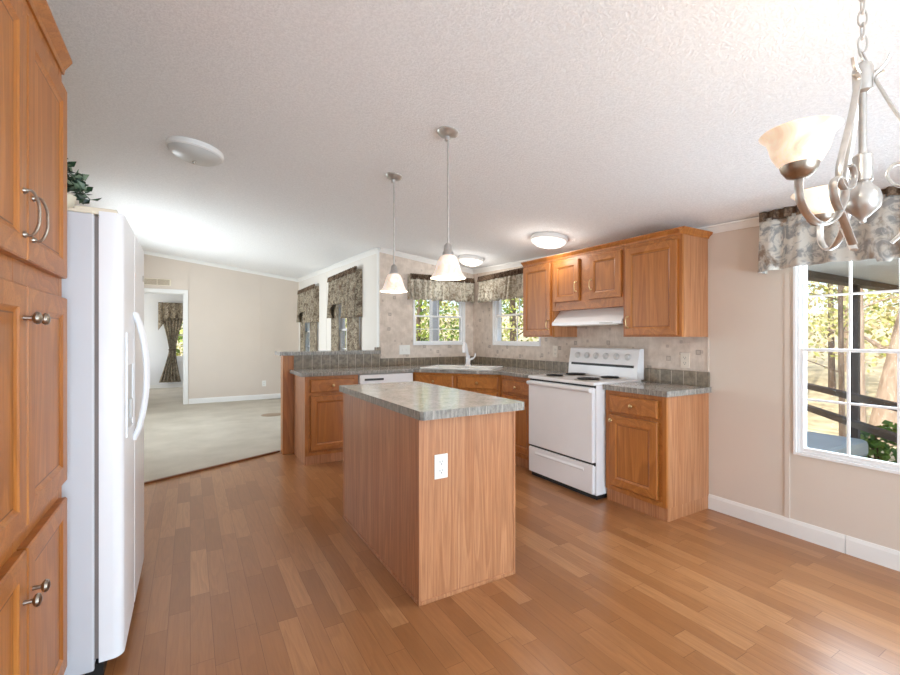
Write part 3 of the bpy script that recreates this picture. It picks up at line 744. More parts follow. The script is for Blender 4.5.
# cut the sink opening
SCN = Vector((2.655, 4.25, 0)); SU, SV = DU, -DW
def sq(cx, hw, hd, off=0): return [SCN+SU*(cx-hw)+SV*(-hd+off), SCN+SU*(cx+hw)+SV*(-hd+off), SCN+SU*(cx+hw)+SV*(hd+off), SCN+SU*(cx-hw)+SV*(hd+off)]
cut_mb = MB(); cut_mb.prism([(p.x, p.y) for p in sq(0, .36, .20, -.03)], TS-.2, TS+.2)
if True:
    cut = part('cutter', cut_mb, 'porcelain')
    md = swt.modifiers.new('hole', 'BOOLEAN'); md.object = cut; md.operation = 'DIFFERENCE'; md.solver = 'EXACT'
    swt.modifiers.move(1, 0)
    dg = bpy.context.evaluated_depsgraph_get(); nm = bpy.data.meshes.new_from_object(swt.evaluated_get(dg))
    swt.modifiers.clear(); swt.data = nm; bpy.data.objects.remove(cut)
us_ = MB(); us_.box(XL+.001, YS-.022, TS, XR-.002, YS-.002, TS+.095); us_.box(XR-.022, 3.132, TS, XR-.002, YS-.022, TS+.095)
part('upstand', us_, 'tile', swt, .003)
part('bar_splash', MB().box(.964, YS-.012, TS, XL+.001, YS-.002, 1.058), 'tile', swt)
# sink
sk = thing('kitchen_sink', 'white double bowl drop-in sink set in the corner worktop', 'sink', (SCN.x, SCN.y, TS))
mb = MB(); V3 = Vector((0, 0, 1))
O_ = Vector((SCN.x, SCN.y, TS))
mb.obox(O_, SU, V3, SV, (-.41, 0, -.255), (.41, .014, -.215)); mb.obox(O_, SU, V3, SV, (-.41, 0, .155), (.41, .014, .255))
mb.obox(O_, SU, V3, SV, (-.41, 0, -.215), (-.345, .014, .155)); mb.obox(O_, SU, V3, SV, (.345, 0, -.215), (.41, .014, .155)); mb.obox(O_, SU, V3, SV, (-.02, 0, -.215), (.02, .014, .155))
part('rim', mb, 'porcelain', sk, .005)
for u0, u1 in ((-.345, -.02), (.02, .345)):
    mb = MB(); z = -.16
    mb.obox(O_, SU, V3, SV, (u0, z, -.215), (u1, z+.006, .155)); mb.obox(O_, SU, V3, SV, (u0, z, -.215), (u0+.006, .002, .155)); mb.obox(O_, SU, V3, SV, (u1-.006, z, -.215), (u1, .002, .155)); mb.obox(O_, SU, V3, SV, (u0, z, -.215), (u1, .002, -.209)); mb.obox(O_, SU, V3, SV, (u0, z, .149), (u1, .002, .155))
    b_ = part('bowl', mb, 'porcelain', sk)
    part('drain', MB().lathe([(.04, 0), (.04, .003), (.03, .004), (0, .002)], O_+SU*(u0+u1)/2+V3*(z+.006), (0, 0, 1), 18), 'nickel', b_)
# faucet
FB = O_+SV*.205+V3*.014
fc = thing('faucet', 'white pull-out kitchen faucet standing behind the corner sink', 'faucet', FB)
part('base', MB().lathe([(.034, 0), (.034, .008), (.027, .018), (.025, .11), (.022, .125), (0, .128)], FB, (0, 0, 1), 20), 'white_gloss', fc)
mb = MB(); f1 = -SV
mb.tube(smoothpath([FB+V3*.09, FB+V3*.15+f1*.03, FB+V3*.235+f1*.075, FB+V3*.262+f1*.12, FB+V3*.235+f1*.145], 6), .017, 10); part('spout', mb, 'white_gloss', fc)
part('spray_head', MB().lathe([(.019, 0), (.021, .02), (.02, .075), (.017, .085)], FB+V3*.24+f1*.142, (f1*.12-V3), 16), 'white_gloss', fc)
mb = MB(); mb.tube(smoothpath([FB+SU*.02+V3*.07, FB+SU*.06+V3*.085, FB+SU*.085+V3*.11, FB+SU*.088+V3*.15], 5), [.012]*6+[.009]*5+[.007]*5, 8); part('lever', mb, 'white_gloss', fc)

# breakfast bar
bb = thing('breakfast_bar', 'raised oak breakfast bar with grey top between kitchen and carpeted room', 'bar', (1.4, 5.04, 0))
kw = MB(); kw.box(.852, YS, 0, XL-.001, YS+.125, 1.058); part('knee_wall', kw, 'oak_v', bb, .002)
worktop('bar_top', [(.815, YS-.045), (XL-.002, YS-.045), (XL-.002, YS+.28), (.815, YS+.28)], 1.058, 1.098, bb)
part('bar_upstand', MB().box(XL-.075, YS-.03, 1.0985, XL-.002, YS-.01, 1.135), 'tile', bb, .002)

# ------------------------------------------------------------------ range
rg = thing('electric_range', 'white freestanding electric range with four coil burners', 'range', (2.97, 2.74, 0))
GY0, GY1, GX, GT = 2.358, 3.122, 2.685, .905
part('body', MB().box(GX, GY0, .035, XR-.03, GY1, GT-.025), 'white_gloss', rg, .003)
part('cooktop', MB().box(GX-.03, GY0-.002, GT-.025, XR-.06, GY1+.002, GT), 'white_gloss', rg, .008)
od = part('oven_door', MB().box(GX-.032, GY0+.012, .285, GX-.002, GY1-.012, GT-.042), 'white_gloss', rg, .006)
mb = MB(); mb.extrude([(0, 0), (0, .022), (.012, .034), (.028, .034), (.034, .02), (.034, 0)], (GX-.03, GY0+.02, GT-.078), (0, 1, 0), (0, 0, 1), (-1, 0, 0), GY1-GY0-.04); part('handle', mb, 'white_gloss', od, .003)
part('door_gap', MB().box(GX-.006, GY0+.004, GT-.046, GX, GY1-.004, GT-.025), 'dark_glass', rg)
part('drawer_gap', MB().box(GX-.012, GY0+.006, .262, GX, GY1-.006, .288), 'black', rg)
sd = part('storage_drawer', MB().box(GX-.03, GY0+.012, .045, GX-.002, GY1-.012, .268), 'white_gloss', rg, .006)
mb = MB(); mb.extrude([(0, 0), (.004, .006), (.01, .007), (.026, 0)], (GX-.03, GY0+.10, .208), (0, 1, 0), (0, 0, 1), (-1, 0, 0), GY1-GY0-.2); part('drawer_grip', mb, 'white_gloss', sd)
part('kick', MB().box(GX+.01, GY0+.01, .0, XR-.05, GY1-.01, .035), 'black', rg)
# back guard, leaning slightly backwards
bgp = MB(); bgp.extrude([(0, 0), (0, .09), (.11, .08), (.245, .055), (.255, .045), (.255, 0)], (XR-.03, GY0, GT-.005), (0, 1, 0), (0, 0, 1), (-1, 0, 0), GY1-GY0)
bk = part('control_panel', bgp, 'white_gloss', rg, .005)
st_ = MB(); st_.extrude([(.095, .08), (.095, .0845), (.116, .082), (.116, .077)], (XR-.03, GY0+.035, GT-.005), (0, 1, 0), (0, 0, 1), (-1, 0, 0), GY1-GY0-.07); part('vent_slot', st_, 'black', bk)
for i, y in enumerate((2.46, 2.575, 2.69, 2.80, 2.905, 3.02)):
    P = (XR-.03-.0685, y, GT-.005+.185)
    if i == 2:
        pass
    part('knob', MB().lathe([(.030, 0), (.029, .006), (.02, .008), (.018, .022), (0, .023)], P, (-.98, 0, .18), 20), 'knob_grey', bk)
for (bx, by, br) in ((2.80, 2.55, .095), (2.80, 2.935, .078), (3.06, 2.55, .078), (3.06, 2.935, .095)):
    b_ = part('burner', MB().lathe([(br+.012, 0), (br+.012, .004), (br, .005), (br*.9, .001), (0, .001)], (bx, by, GT), (0, 0, 1), 28), 'pewter', rg)
    pts = [(bx+math.cos(t*.35)*(.018+(br-.022)*t/72), by+math.sin(t*.35)*(.018+(br-.022)*t/72), GT+.011) for t in range(73)]
    part('coil', MB().tube(pts, .0055, 6), 'black', b_)

# ------------------------------------------------------------------ wall cabinets
UX, UB, UT = 2.96, 1.255, 1.985
def wall_cab(label, y0, y1, z0, doors, end=False):
    root = thing('wall_cabinet', label, 'cabinet', (3.1, (y0+y1)/2, z0))
    part('carcass', MB().box(UX+.02, y0, z0, XR-.002, y1, UT), 'panel_v', root)
    b = MB(); b.box(UX, y0, z0, UX+.02, y0+.03, UT, 0); b.box(UX, y1-.03, z0, UX+.02, y1, UT, 0); b.box(UX+.0005, y0+.03, z0, UX+.02, y1-.03, z0+.035, 1); b.box(UX+.0005, y0+.03, UT-.04, UX+.02, y1-.03, UT, 1); b.box(UX+.004, y0+.03, z0+.035, UX+.02, y1-.03, UT-.04, 1)
    part('face_frame', b, ['oak_v', 'oak_h'], root)
    b = MB(); cab_crown(b, (UX, y1, UT-.012), (0, -1, 0), (-1, 0, 0), y1-y0, .042); 
    if end: cab_crown(b, (UX-.04, y0, UT-.012), (1, 0, 0), (0, -1, 0), XR-UX+.038, .042)
    b.box(UX, y0, UT, XR-.002, y1, UT+.03)
    part('crown_molding', b, 'oak_h', root)
    for (a, b_, c, d_, hy, hz) in doors:
        d = panel_door('door', (UX, b_, c), (0, -1, 0), (-1, 0, 0), b_-a, d_-c, root, .02, .05); pull((UX-.02, hy, hz), (-1, 0, 0), d, .085, 'brass', .025, .004)
    return root
wall_cab('tall oak wall cabinet right of the range hood', 1.845, 2.33, UB, [(1.875, 2.30, UB+.012, 1.945, 2.275, 1.37)], True)
wall_cab('short oak wall cabinet with two doors above the white range hood', 2.332, 3.118, 1.50, [(2.345, 2.665, 1.575, 1.945, 2.64, 1.70), (2.785, 3.095, 1.575, 1.945, 2.81, 1.70)])
wall_cab('oak wall cabinet left of the range hood beside the side window', 3.12, 3.545, UB, [(3.14, 3.535, UB+.012, 1.955, 3.165, 1.37)])
hd = thing('range_hood', 'white under-cabinet range hood above the electric range', 'hood', (3.04, 2.72, 1.355))
hb = MB(); hb.extrude([(0, 0), (0, .335), (.024, .335), (.06, .30), (.14, .225), (.14, 0)], (XR-.004, 2.338, 1.36), (0, 1, 0), (0, 0, 1), (-1, 0, 0), .776); part('body', hb, 'white_gloss', hd, .003)
part('filter', MB().box(2.98, 2.40, 1.356, 3.22, 3.05, 1.3605), 'pewter', hd)
part('switch_panel', MB().box(XR-.004-.335, 2.42, 1.366, XR-.004-.340, 2.55, 1.377), 'knob_grey', hd)

# ------------------------------------------------------------------ outlets, switches, registers
outlet((XR, 2.02, 1.075), (0, -1, 0), (-1, 0, 0), None, 'ivory outlet on the wallpaper right of the range above the short worktop', pm='plate_ivory')
outlet((XR, 3.42, 1.105), (0, -1, 0), (-1, 0, 0), None, 'ivory outlet on the wallpaper between the range and the side window', pm='plate_ivory')
outlet((2.27, YS, 1.10), (1, 0, 0), (0, -1, 0), None, 'double white switch left of the sink window', 'switch', 2)
outlet((1.28, YF, .33), (1, 0, 0), (0, -1, 0), None, 'white outlet low on the far beige wall right of the doorway')
vg = thing('wall_vent', 'cream return air vent above the bedroom doorway', 'vent', (-.52, YF, 2.25))
part('frame', MB().box(-.72, YF-.012, 2.19, -.30, YF, 2.31), 'cream', vg, .003)
lv = MB()
for i in range(6): lv.box(-.70, YF-.016, 2.202+i*.017, -.515, YF-.0122, 2.211+i*.017); lv.box(-.505, YF-.016, 2.202+i*.017, -.32, YF-.0122, 2.211+i*.017)
part('louvers', lv, 'register', vg)
rgst = part('floor_register', MB().lathe([(.16, 0), (.16, .004), (.13, .008), (0, .008)], (1.13, 7.55, .014), (0, 0, 1), 26), 'register', None, 0, (1.13, 7.55, .014)); tag(rgst, 'round brown floor plate lying in the carpet near the breakfast bar', 'floor plate')
bd = part('baseboard_register', MB().box(1.35, YF-.14, .014, 1.75, YF-.05, .022), 'pewter', None, 0, (1.55, YF-.1, .014)); tag(bd, 'grey floor heat register by the far baseboard', 'register')

# ------------------------------------------------------------------ lamps
NORM = Vector((-.125, .03, -1)).normalized()     # downwards off the sloping ceiling
NORM = Vector((.125, -.03, 1)).normalized()*-1
def point(name, loc, e, col, par, r=.03):
    d = bpy.data.lights.new(name, 'POINT'); d.energy = e; d.color = col; d.shadow_soft_size = r
    o = bpy.data.objects.new(name, d); COL.objects.link(o); o.parent = par; o.location = Vector(loc)-wloc(par); return o
def flush(x, y, r, label, lit):
    z = cz(x, y)
    root = thing('ceiling_light', label, 'ceiling light', (x, y, z), 'round flush ceiling lights')
    O = Vector((x, y, z))
    part('base_ring', MB().lathe([(r*.97, 0), (r*1.0, .012), (r*1.0, .03), (r*.95, .038), (r*.93, .03)], O, NORM, 36), 'white_trim', root)
    part('diffuser', MB().lathe([(r*.95, .03), (r*.9, .05), (r*.7, .072), (r*.4, .086), (0, .09)], O, NORM, 36), 'lamp_white' if lit else 'lamp_off', root)
    part('finial', MB().lathe([(.009, .086), (.011, .095), (.006, .106), (0, .108)], O, NORM, 12), 'pewter', root)
    if lit: point('lamp_bulb', O+NORM*.14, 5, (1, .96, .9), root, .1)
    return root
flush(.035, 3.412, .17, 'unlit round flush ceiling light above the refrigerator side', False)
flush(2.80, 3.00, .165, 'lit round flush ceiling light near the wall cabinets above the range', True)
flush(2.86, 4.38, .15, 'lit round flush ceiling light over the corner sink', True)

def pendant(x, y, label):
    zc = cz(x, y); root = thing('pendant_light', label, 'pendant light', (x, y, zc), 'pendant lights over the island')
    O = Vector((x, y, zc)); zs = 1.56
    part('canopy', MB().lathe([(.055, 0), (.058, .008), (.045, .022), (.014, .03), (.012, .05), (0, .05)], O, NORM, 26), 'nickel', root)
    part('stem', MB().tube([(x, y, zc-.03), (x, y, zs+.15)], .0055, 8), 'nickel', root)
    part('socket', MB().lathe([(.008, .185), (.02, .172), (.024, .14), (.03, .132), (.03, .118), (.024, .115)], (x, y, zs), (0, 0, 1), 20), 'nickel', root)
    sh = part('lamp_shade', MB().lathe([(.026, .122), (.043, .112), (.055, .088), (.063, .058), (.074, .028), (.091, .004), (.094, 0), (.087, .003), (.070, .03), (.059, .06), (.051, .088), (.04, .108), (.02, .116)], (x, y, zs), (0, 0, 1), 32), 'lamp_pend', root)
    part('bulb', MB().lathe([(0, -.004), (.02, .003), (.029, .02), (.026, .04), (.014, .06), (.013, .1)], (x, y, zs), (0, 0, 1), 18), 'bulb', root)
    point('lamp_bulb_light', (x, y, zs-.03), 3.5, (1, .9, .76), root, .03)
    return root
pendant(1.166, 2.007, 'near pendant light with white glass bell shade, hanging over the near end of the island')
pendant(1.194, 2.785, 'farther pendant light with white glass bell shade, hanging over the far end of the island')

# chandelier
CX, CY = 1.32, .394; CZ = 1.562
ch = thing('chandelier', 'brushed nickel scroll chandelier with lit alabaster bowl shades', 'chandelier', (CX, CY, CZ))
part('center_ball', MB().lathe([(0, -.052), (.006, -.05), (.007, -.042), (.017, -.032), (.03, -.018), (.034, .0), (.029, .02), (.018, .032), (.014, .04), (.018, .044), (.018, .10), (.013, .105), (0, .105)], (CX, CY, CZ), (0, 0, 1), 28), 'nickel', ch)
part('column', MB().tube([(CX, CY, CZ+.10), (CX, CY, 1.83)], .0075, 10), 'nickel', ch)
part('hub', MB().lathe([(.008, -.025), (.017, -.02), (.019, .03), (.015, .04), (.006, .046), (0, .047)], (CX, CY, 1.83), (0, 0, 1), 20), 'nickel', ch)
cn = MB(); zc_ = cz(CX, CY)
cn.tube([(CX+.016*math.cos(t), CY+.016*math.sin(t)*.3, 1.890+.018*math.sin(t)) for t in [i*2*PI/20 for i in range(20)]], .0025, 6, 0, True)
z = 1.918; i = 0
while z < zc_-.04:
    a = 0.6 if i % 2 else 0.6+PI/2
    pts = []
    for q in range(16):
        t = 2*PI*q/16; pts.append((CX+math.cos(a)*.008*math.cos(t), CY+math.sin(a)*.008*math.cos(t), z+.019*math.sin(t)))
    cn.tube(pts, .0022, 6, 0, True); z += .029; i += 1
for q, (dx, zz) in enumerate(((.014, 2.06), (.02, 2.085), (.012, 2.10), (-.012, 2.11))):
    pts = [(CX+dx+.009*math.cos(t), CY-.01+.004*math.sin(t), zz+.018*math.sin(t)) for t in [j*2*PI/14 for j in range(14)]]
    cn.tube(pts, .0022, 6, 0, True)
part('chain', cn, 'nickel', ch)
part('ceiling_canopy', MB().lathe([(.06, 0), (.06, .01), (.04, .028), (.012, .034), (0, .036)], (CX, CY, zc_), NORM, 26), 'nickel', ch)
YAW = R(30.41)
for ang in (207, 66, -46):
    a = R(ang)-YAW                      # directions are given against the view axis used while measuring
    D = Vector((math.cos(a), math.sin(a), 0)); T = Vector((-D.y, D.x, 0)); C0 = Vector((CX, CY, 0))
    P = lambda r, z, t=0.0: C0+D*r+T*t+Vector((0, 0, z))
    PU = lambda r, z: P(r, 1.575+(z-1.6)*.82)
    PL = lambda r, z: P(r, 1.575+(z-1.602)*.66)
    arm = MB()
    arm.tube(smoothpath([PU(.035, 1.925), PU(.022, 1.912), PU(.028, 1.885), PU(.055, 1.80), PU(.085, 1.72), PU(.108, 1.655), PU(.105, 1.615), PU(.08, 1.60), PU(.052, 1.612), PU(.040, 1.64), PU(.048, 1.664), PU(.06, 1.668)], 6), .0035, 8, 0, False, .007, T)
    up_ = part('upper_scroll', arm, 'nickel', ch)
    part('scroll_finial', MB().tube(smoothpath([P(.02, 1.845), P(.036, 1.855), P(.045, 1.875)], 4), .003, 6, 0, False, .005, T), 'nickel', up_)
    arm = MB()
    arm.tube(smoothpath([PL(.27, 1.602), PL(.272, 1.56), PL(.262, 1.515), PL(.225, 1.478), PL(.18, 1.47), PL(.135, 1.49), PL(.10, 1.535), PL(.082, 1.585), PL(.092, 1.622), PL(.118, 1.630), PL(.135, 1.605), PL(.128, 1.56), PL(.10, 1.515), PL(.075, 1.475), PL(.058, 1.445), PL(.046, 1.425)], 7), .004, 8, 0, False, .0085, T)
    lower = part('lamp_arm', arm, 'nickel', ch)
    part('lamp_cup', MB().lathe([(.010, -.005), (.022, .0), (.03, .012), (.033, .022), (.026, .024)], P(.27, 1.572), (0, 0, 1), 22), 'pewter', lower)
    part('lamp_shade', MB().lathe([(.025, .0), (.036, .006), (.047, .026), (.052, .046), (.056, .058), (.065, .066), (.067, .068), (.065, .070), (.053, .062), (.048, .048), (.043, .029), (.033, .01), (.0, .006)], P(.27, 1.592), (0, 0, 1), 32), 'lamp_warm', ch)
    b_ = part('bulb', MB().lathe([(.012, 0), (.014, .02), (.024, .04), (.02, .058), (0, .066)], P(.27, 1.60), (0, 0, 1), 16), 'bulb', ch)
    point('shade_bulb_light', P(.27, 1.69), 1.6, (1, .92, .80), ch, .04)

# ------------------------------------------------------------------ curtains
def drape(O, U, W, w, ztop, zbot, amp=.018, waves=9, flare=0.0, base=.06, nu=90, nz=14, squeeze=None, scallop=0.0, seed=0, steps=None):
    """pleated sheet hanging in front of a wall; O on the wall at u=0, z taken from ztop/zbot"""
    rr = random.Random(seed); O, U, W = Vector(O), Vector(U), Vector(W); mb = MB(); v = []
    ph = [rr.uniform(-.5, .5) for _ in range(64)]
    for j in range(nz+1):
        t = j/nz
        for i in range(nu+1):
            s = i/nu
            zb = zbot(s) if callable(zbot) else zbot
            z = ztop+(zb-ztop)*t
            q = s*waves; k = int(q) % 60
            a = math.sin(2*PI*q+ph[k]*(1-(q-int(q)))+ph[k+1]*(q-int(q)))
            a2 = math.sin(2*PI*q*2.3+1.3)*.3
            wd = base+amp*(a+a2)*(.45+.55*t)+flare*t
            uu = s
            if squeeze:
                c, f = squeeze(t); uu = c+(s-.5)*f
            v.append(O+U*(uu*w)+W*wd+Vector((0, 0, z-O.z)))
    n = nu+1
    mb.add(v, [(j*n+i, j*n+i+1, (j+1)*n+i+1, (j+1)*n+i) for j in range(nz) for i in range(nu)], 0, True)
    return mb
def valance(label, O, U, W, w, ztop, zbot, mat, waves, head=.06, base=.075, flare=.02, amp=.016, seed=0, extra=None):
    root = thing('valance', label, 'valance', (Vector(O)+Vector(U)*w/2+Vector((0, 0, zbot if not callable(zbot) else ztop-.3))-Vector((0, 0, Vector(O).z))))
    part('skirt', drape(O, U, W, w, ztop-head*.75, zbot, amp, waves, flare, base, int(w*110)+40, 12, None, 0, seed), mat, root, 0, None, .003)
    part('ruffle_heading', drape(O, U, W, w, ztop, ztop-head, amp*.9, waves*2.6, 0, base+.008, int(w*200)+40, 4, None, 0, seed+3), 'toile_head', root, 0, None, .004)
    # returns to the wall at both ends
    O_, U_, W_ = Vector(O), Vector(U), Vector(W)
    for s in (0, w):
        rt = MB()
        zb = (zbot(s/w) if callable(zbot) else zbot)
        p = O_+U_*s
        rt.add([Vector((p.x, p.y, ztop-.02)), Vector((p.x, p.y, ztop-.02))+W_*base, Vector((p.x, p.y, zb))+W_*(base+flare), Vector((p.x, p.y, zb))], [(0, 1, 2, 3)])
        part('side_return', rt, mat, root, 0, None, .003)
    rd = MB(); rd.tube([O_+U_*.01+W_*(base-.02)+Vector((0, 0, ztop-head*.6-O_.z)), O_+U_*(w-.01)+W_*(base-.02)+Vector((0, 0, ztop-head*.6-O_.z))], .008, 8); part('curtain_rod', rd, 'white_trim', root)
    return root
def bigbot(s): return 1.668+.012*math.sin(s*9)-(.018 if .33 < s < .36 else 0)
valance('blue grey and brown toile valance over the large dining window', (XR, 1.46, 1.7), (0, -1, 0), (-1, 0, 0), 1.75, 2.055, bigbot, 'toile_blue', 10, .06, .09, .03, .024, 1)
valance('cream toile valance over the sink window', (2.31, YS, 1.9), (1, 0, 0), (0, -1, 0), .93, 2.03, lambda s: 1.715+.008*math.sin(s*50), 'toile', 11, .065, .07, .015, .028, 2)
valance('cream toile valance over the kitchen side window beside the wall cabinets', (XR, 4.73, 1.9), (0, -1, 0), (-1, 0, 0), 1.14, 2.03, lambda s: 1.70+.008*math.sin(s*50), 'toile', 13, .065, .07, .015, .028, 3)
def curtain_set(label, y_hi, y_lo, seed):
    w = y_hi-y_lo; O = (XL, y_hi, 1.5); U = (0, -1, 0); W = (-1, 0, 0)
    root = thing('curtain_set', label, 'curtains', (XL-.05, (y_hi+y_lo)/2, .3), 'living room curtains')
    bot = lambda s: 1.55 if s < .14 else (1.55+.19*(s-.14)/.08 if s < .22 else (1.74 if s < .52 else max(1.52, 1.74-.22*(s-.52)/.1)))
    part('valance', drape(O, U, W, w, 2.13, bot, .03, 7, .02, .075, 150, 14, None, 0, seed), 'toile_brown', root, 0, None, .004)
    part('ruffle_heading', drape(O, U, W, w, 2.185, 2.11, .025, 18, 0, .08, 160, 3, None, 0, seed+2), 'toile_head', root, 0, None, .004)
    part('side_return', MB().add([(XL, y_lo, 2.15), (XL-.08, y_lo, 2.15), (XL-.1, y_lo, 1.52), (XL, y_lo, 1.52)], [(0, 1, 2, 3)]), 'toile_brown', root, 0, None, .004)
    for a, b in ((.02, .30), (.62, .98)):
        part('curtain_panel', drape((XL, y_hi-w*a, 1.5), U, W, w*(b-a), 1.9, .25, .018, 4, .0, .04, 50, 10, None, 0, seed+5), 'toile_brown', root, 0, None, .004)
    rd = MB(); rd.tube([(XL-.03, y_hi, 2.02), (XL-.03, y_lo+.02, 2.02)], .009, 8); part('curtain_rod', rd, 'white_trim', root)
curtain_set('brown toile curtains and valance on the living room window nearest the kitchen', 6.95, 5.60, 4)
curtain_set('brown toile curtains and valance on the living room window nearest the far wall', 9.20, 7.85, 9)
bc = thing('curtain_set', 'brown toile tied-back curtain and valance seen through the bedroom doorway', 'curtains', (-.4, 12.85, .2))
def sqz(t):
    k = abs(t-.56); f = .28+.75*min(1, k/.5)**1.3
    return (.5-.10*(1 if t > .56 else 0)*((t-.56)/.44), f)
part('curtain_panel', drape((-.62, 12.9, 1.2), (1, 0, 0), (0, -1, 0), .50, 1.95, .16, .03, 6, .02, .09, 60, 22, sqz, 0, 12), 'toile_brown', bc, 0, None, .004)
part('valance', drape((-.66, 12.9, 1.2), (1, 0, 0), (0, -1, 0), 1.1, 2.10, lambda s: 1.72-.30*max(0, 1-s/.18), .03, 7, .04, .14, 90, 12, None, 0, 13), 'toile_brown', bc, 0, None, .004)
part('curtain_tie', MB().tube([(-.37+.08*math.cos(t), 12.80+.06*math.sin(t), .95) for t in [i*2*PI/16 for i in range(16)]], .012, 8, 0, True), 'toile_head', bc)

# ------------------------------------------------------------------ outside
def gz(x, y):
    d = max(0, math.hypot(x-3, y-2)-6.5); return -.45+.10*d
gm = MB(); N = 44; v = []
for j in range(N+1):
    for i in range(N+1):
        x = -22+64*i/N; y = -14+62*j/N
        v.append((x, y, gz(x, y)+.12*math.sin(x*1.3)*math.cos(y*1.1) if not (-3 < x < 4.6 and -4.6 < y < 14) else -.45))
gm.add(v, [(j*(N+1)+i, j*(N+1)+i+1, (j+1)*(N+1)+i+1, (j+1)*(N+1)+i) for j in range(N) for i in range(N)], 0, True)
struct('ground', gm, 'ground')
# porch by the dining window
struct('floor_porch', MB().box(XR+TH, -3.2, -.30, 7.2, 1.75, -.16), 'deck')
pr = thing('porch_roof', 'pale grey porch roof overhang seen at the top of the dining window', 'porch roof', (5.3, -.7, 1.8))
part('soffit', MB().box(XR+TH+.01, -3.2, 1.80, 7.3, 1.80, 1.95), 'soffit', pr)
part('edge_beam', MB().box(XR+TH+.01, 1.64, 1.745, 7.3, 1.75, 1.80), 'deck_dark', pr)
tag(part('porch_post', MB().box(5.45, 1.66, -.16, 5.51, 1.72, 1.74), 'deck_dark', None, .004, (5.41, 1.69, -.16)), 'dark brown porch post seen through the dining window', 'post')
rl = thing('porch_railing', 'dark two-rail porch handrail crossing the lower dining window', 'railing', (5.4, 1.75, -.4))
A_, B_ = Vector((3.99, .53, 0)), Vector((6.5, 2.68, 0)); Ud = (B_-A_).normalized(); Wd = Vector((-Ud.y, Ud.x, 0)); L_ = (B_-A_).length
for z0 in (.675, .43): part('rail', MB().obox(A_+Vector((0, 0, z0)), Ud, (0, 0, 1), Wd, (0, 0, -.035), (L_, .055, .035)), 'deck_dark', rl)
for s in (.0, L_-.1): part('rail_post', MB().obox(A_+Vector((0, 0, -.42)), Ud, (0, 0, 1), Wd, (s, 0, -.045), (s+.09, 1.16, .045)), 'deck_dark', rl)
tb = thing('patio_table', 'pale blue-grey covered patio table outside the dining window', 'table', (4.35, 1.9, -.45))
part('table_cover', MB().box(3.85, 1.4, .26, 4.85, 2.4, .405), 'tarp', tb, .04)
for (x, y) in ((3.92, 1.47), (4.78, 1.47), (3.92, 2.33), (4.78, 2.33)): part('leg', MB().tube([(x, y, -.45), (x, y, .27)], .025, 8), 'post_grey', tb)
tag(part('garden_post', MB().box(3.48, 6.5, -.45, 3.61, 6.62, 2.7), 'post_grey', None, .004, (3.545, 6.56, -.45)), 'grey post seen through the window over the sink', 'post')

def leaves(mb, c, rad, n, size, rr, flat=1.0):
    for _ in range(n):
        d = Vector((rr.gauss(0, 1), rr.gauss(0, 1), rr.gauss(0, 1)*flat)); d = d.normalized()*rad*rr.random()**.45; d.z *= flat
        p = Vector(c)+d; a = Vector((rr.uniform(-1, 1), rr.uniform(-1, 1), rr.uniform(-1, 1))).normalized(); b = a.orthogonal().normalized(); b.rotate(Matrix.Rotation(rr.uniform(0, 6), 3, a)); s = size*rr.uniform(.6, 1.3)
        mb.add([p-a*s*.5, p+b*s*.3, p+a*s*.5, p-b*s*.3], [(0, 1, 2, 3)])
def tree(label, x, y, r, h, lean, mat, crown_n, seed, group='woodland trees', crown='woods'):
    rr = random.Random(seed); z0 = gz(x, y)-.1
    root = thing('tree', label, 'tree', (x, y, z0), group)
    path = smoothpath([(x, y, z0), (x+lean[0]*.4, y+lean[1]*.4, z0+h*.4), (x+lean[0], y+lean[1], z0+h)], 5)
    part('trunk', MB().tube(path, [r*(1-.6*i/(len(path)-1)) for i in range(len(path))], 12), mat, root)
    br = MB(); lf = MB()
    for i in range(7):
        p = path[min(len(path)-2, 3+i)]; a = rr.uniform(0, 2*PI); L = rr.uniform(.8, 2.0)
        e = p+Vector((math.cos(a)*L, math.sin(a)*L, rr.uniform(-.1, .7)))
        br.tube(smoothpath([p, (p+e)/2+Vector((0, 0, .15)), e], 4), [r*.22*(1-.8*q/8) for q in range(9)], 6)
        leaves(lf, e, .9, crown_n, .09, rr, .6)
    part('branches', br, mat, root); part('crown', lf, crown, root)
tree('thick tan leaning pine trunk at the right of the dining window', 9.37, 2.61, .2, 7, (1.35, -.85), 'bark', 150, 1)
tree('slim tan pine trunk right behind the dark porch post', 9.14, 2.76, .085, 7.5, (.1, .1), 'bark', 150, 2)
tree('dark slim tree trunk just left of the porch post', 8.9, 2.9, .045, 6, (-.05, .05), 'bark_dark', 150, 3)
rr = random.Random(21)
spots = [(11, 4.4), (12.5, 3.9), (10.5, 4.9), (14, 5.6), (13.5, 4.6), (16, 5.2), (15, 6.4)]
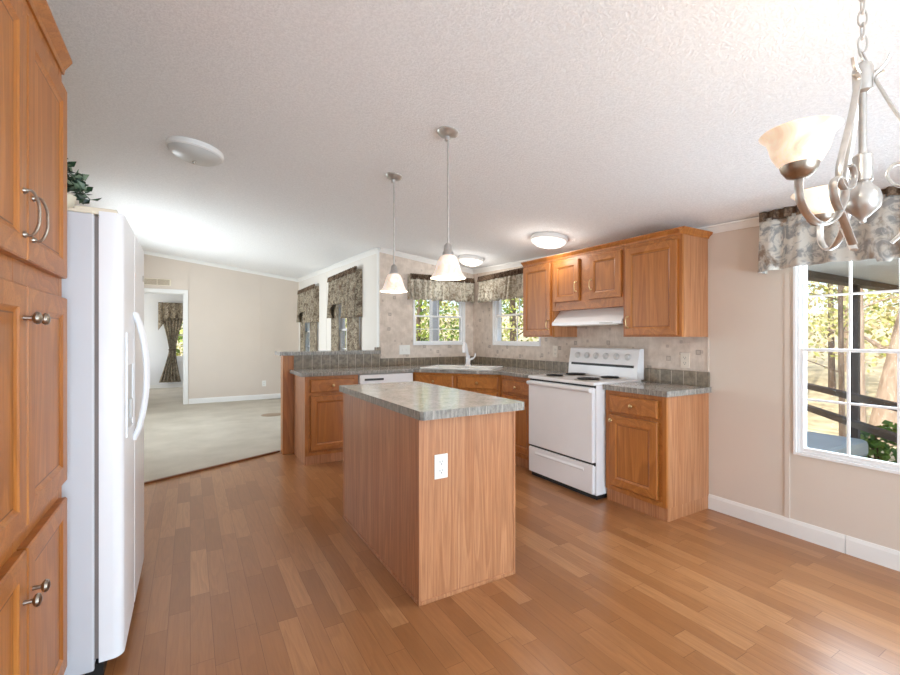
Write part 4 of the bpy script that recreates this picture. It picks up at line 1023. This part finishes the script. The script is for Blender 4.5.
for i, (x, y) in enumerate(spots):
    tree('pale thin tree in the woods beyond the porch of the dining window', x, y, rr.uniform(.06, .13), rr.uniform(6, 9), (rr.uniform(-.5, .5), rr.uniform(-.5, .5)), 'bark' if i % 2 else 'bark_dark', 90, 30+i, 'trees in the woods beyond the porch')
spots = [(5.6, 8.5), (7.2, 9.0), (4.6, 9.6), (6.2, 11.5), (8.6, 10.8), (3.6, 11.2)]
for i, (x, y) in enumerate(spots):
    tree('leafy tree beyond the kitchen corner windows', x, y, rr.uniform(.07, .14), rr.uniform(5, 7), (rr.uniform(-.4, .4), rr.uniform(-.4, .4)), 'bark_dark', 110, 50+i, 'trees beyond the kitchen windows', 'woods_green')
fl = MB(); rr = random.Random(77)
for i in range(330):
    t = rr.uniform(R(-28), R(105)); d = rr.uniform(9, 24); x = 2+d*math.cos(t); y = 1+d*math.sin(t)
    if x < 2.6 and y < 14.5: continue
    leaves(fl, (x, y, gz(x, y)+rr.uniform(.2, 5.5)), rr.uniform(.7, 1.5), 110, .13, rr, .7)
tag(part('woodland_foliage', fl, 'woods'), 'yellow-green spring foliage filling the woods outside the windows', 'foliage', None, 'stuff')
fl = MB()
for i in range(60):
    x = rr.uniform(2.6, 9); y = rr.uniform(7.2, 13); leaves(fl, (x, y, gz(x, y)+rr.uniform(.2, 3.2)), .8, 110, .1, rr, .8)
for i in range(16):
    x = rr.uniform(-2.5, 1.8); y = rr.uniform(14.5, 17); leaves(fl, (x, y, rr.uniform(0, 3.2)), .8, 60, .16, rr, .8)
tag(part('hedge_foliage', fl, 'woods_green'), 'bright green bushes close outside the kitchen corner windows', 'bushes', None, 'stuff')
sb = thing('shrub', 'fresh green leafy shrub beside the covered patio table', 'shrub', (5.9, 1.6, -.45))
sm = MB(); slf = MB(); rr = random.Random(9)
for i in range(9):
    a = rr.uniform(0, 6.28); e = Vector((5.9+math.cos(a)*.16, 1.6+math.sin(a)*.16, rr.uniform(.0, .45))); sm.tube([(5.9, 1.6, -.45), e], .008, 5); leaves(slf, e, .15, 30, .1, rr)
part('stem', sm, 'bark_dark', sb); part('leaves', slf, 'shrub', sb)
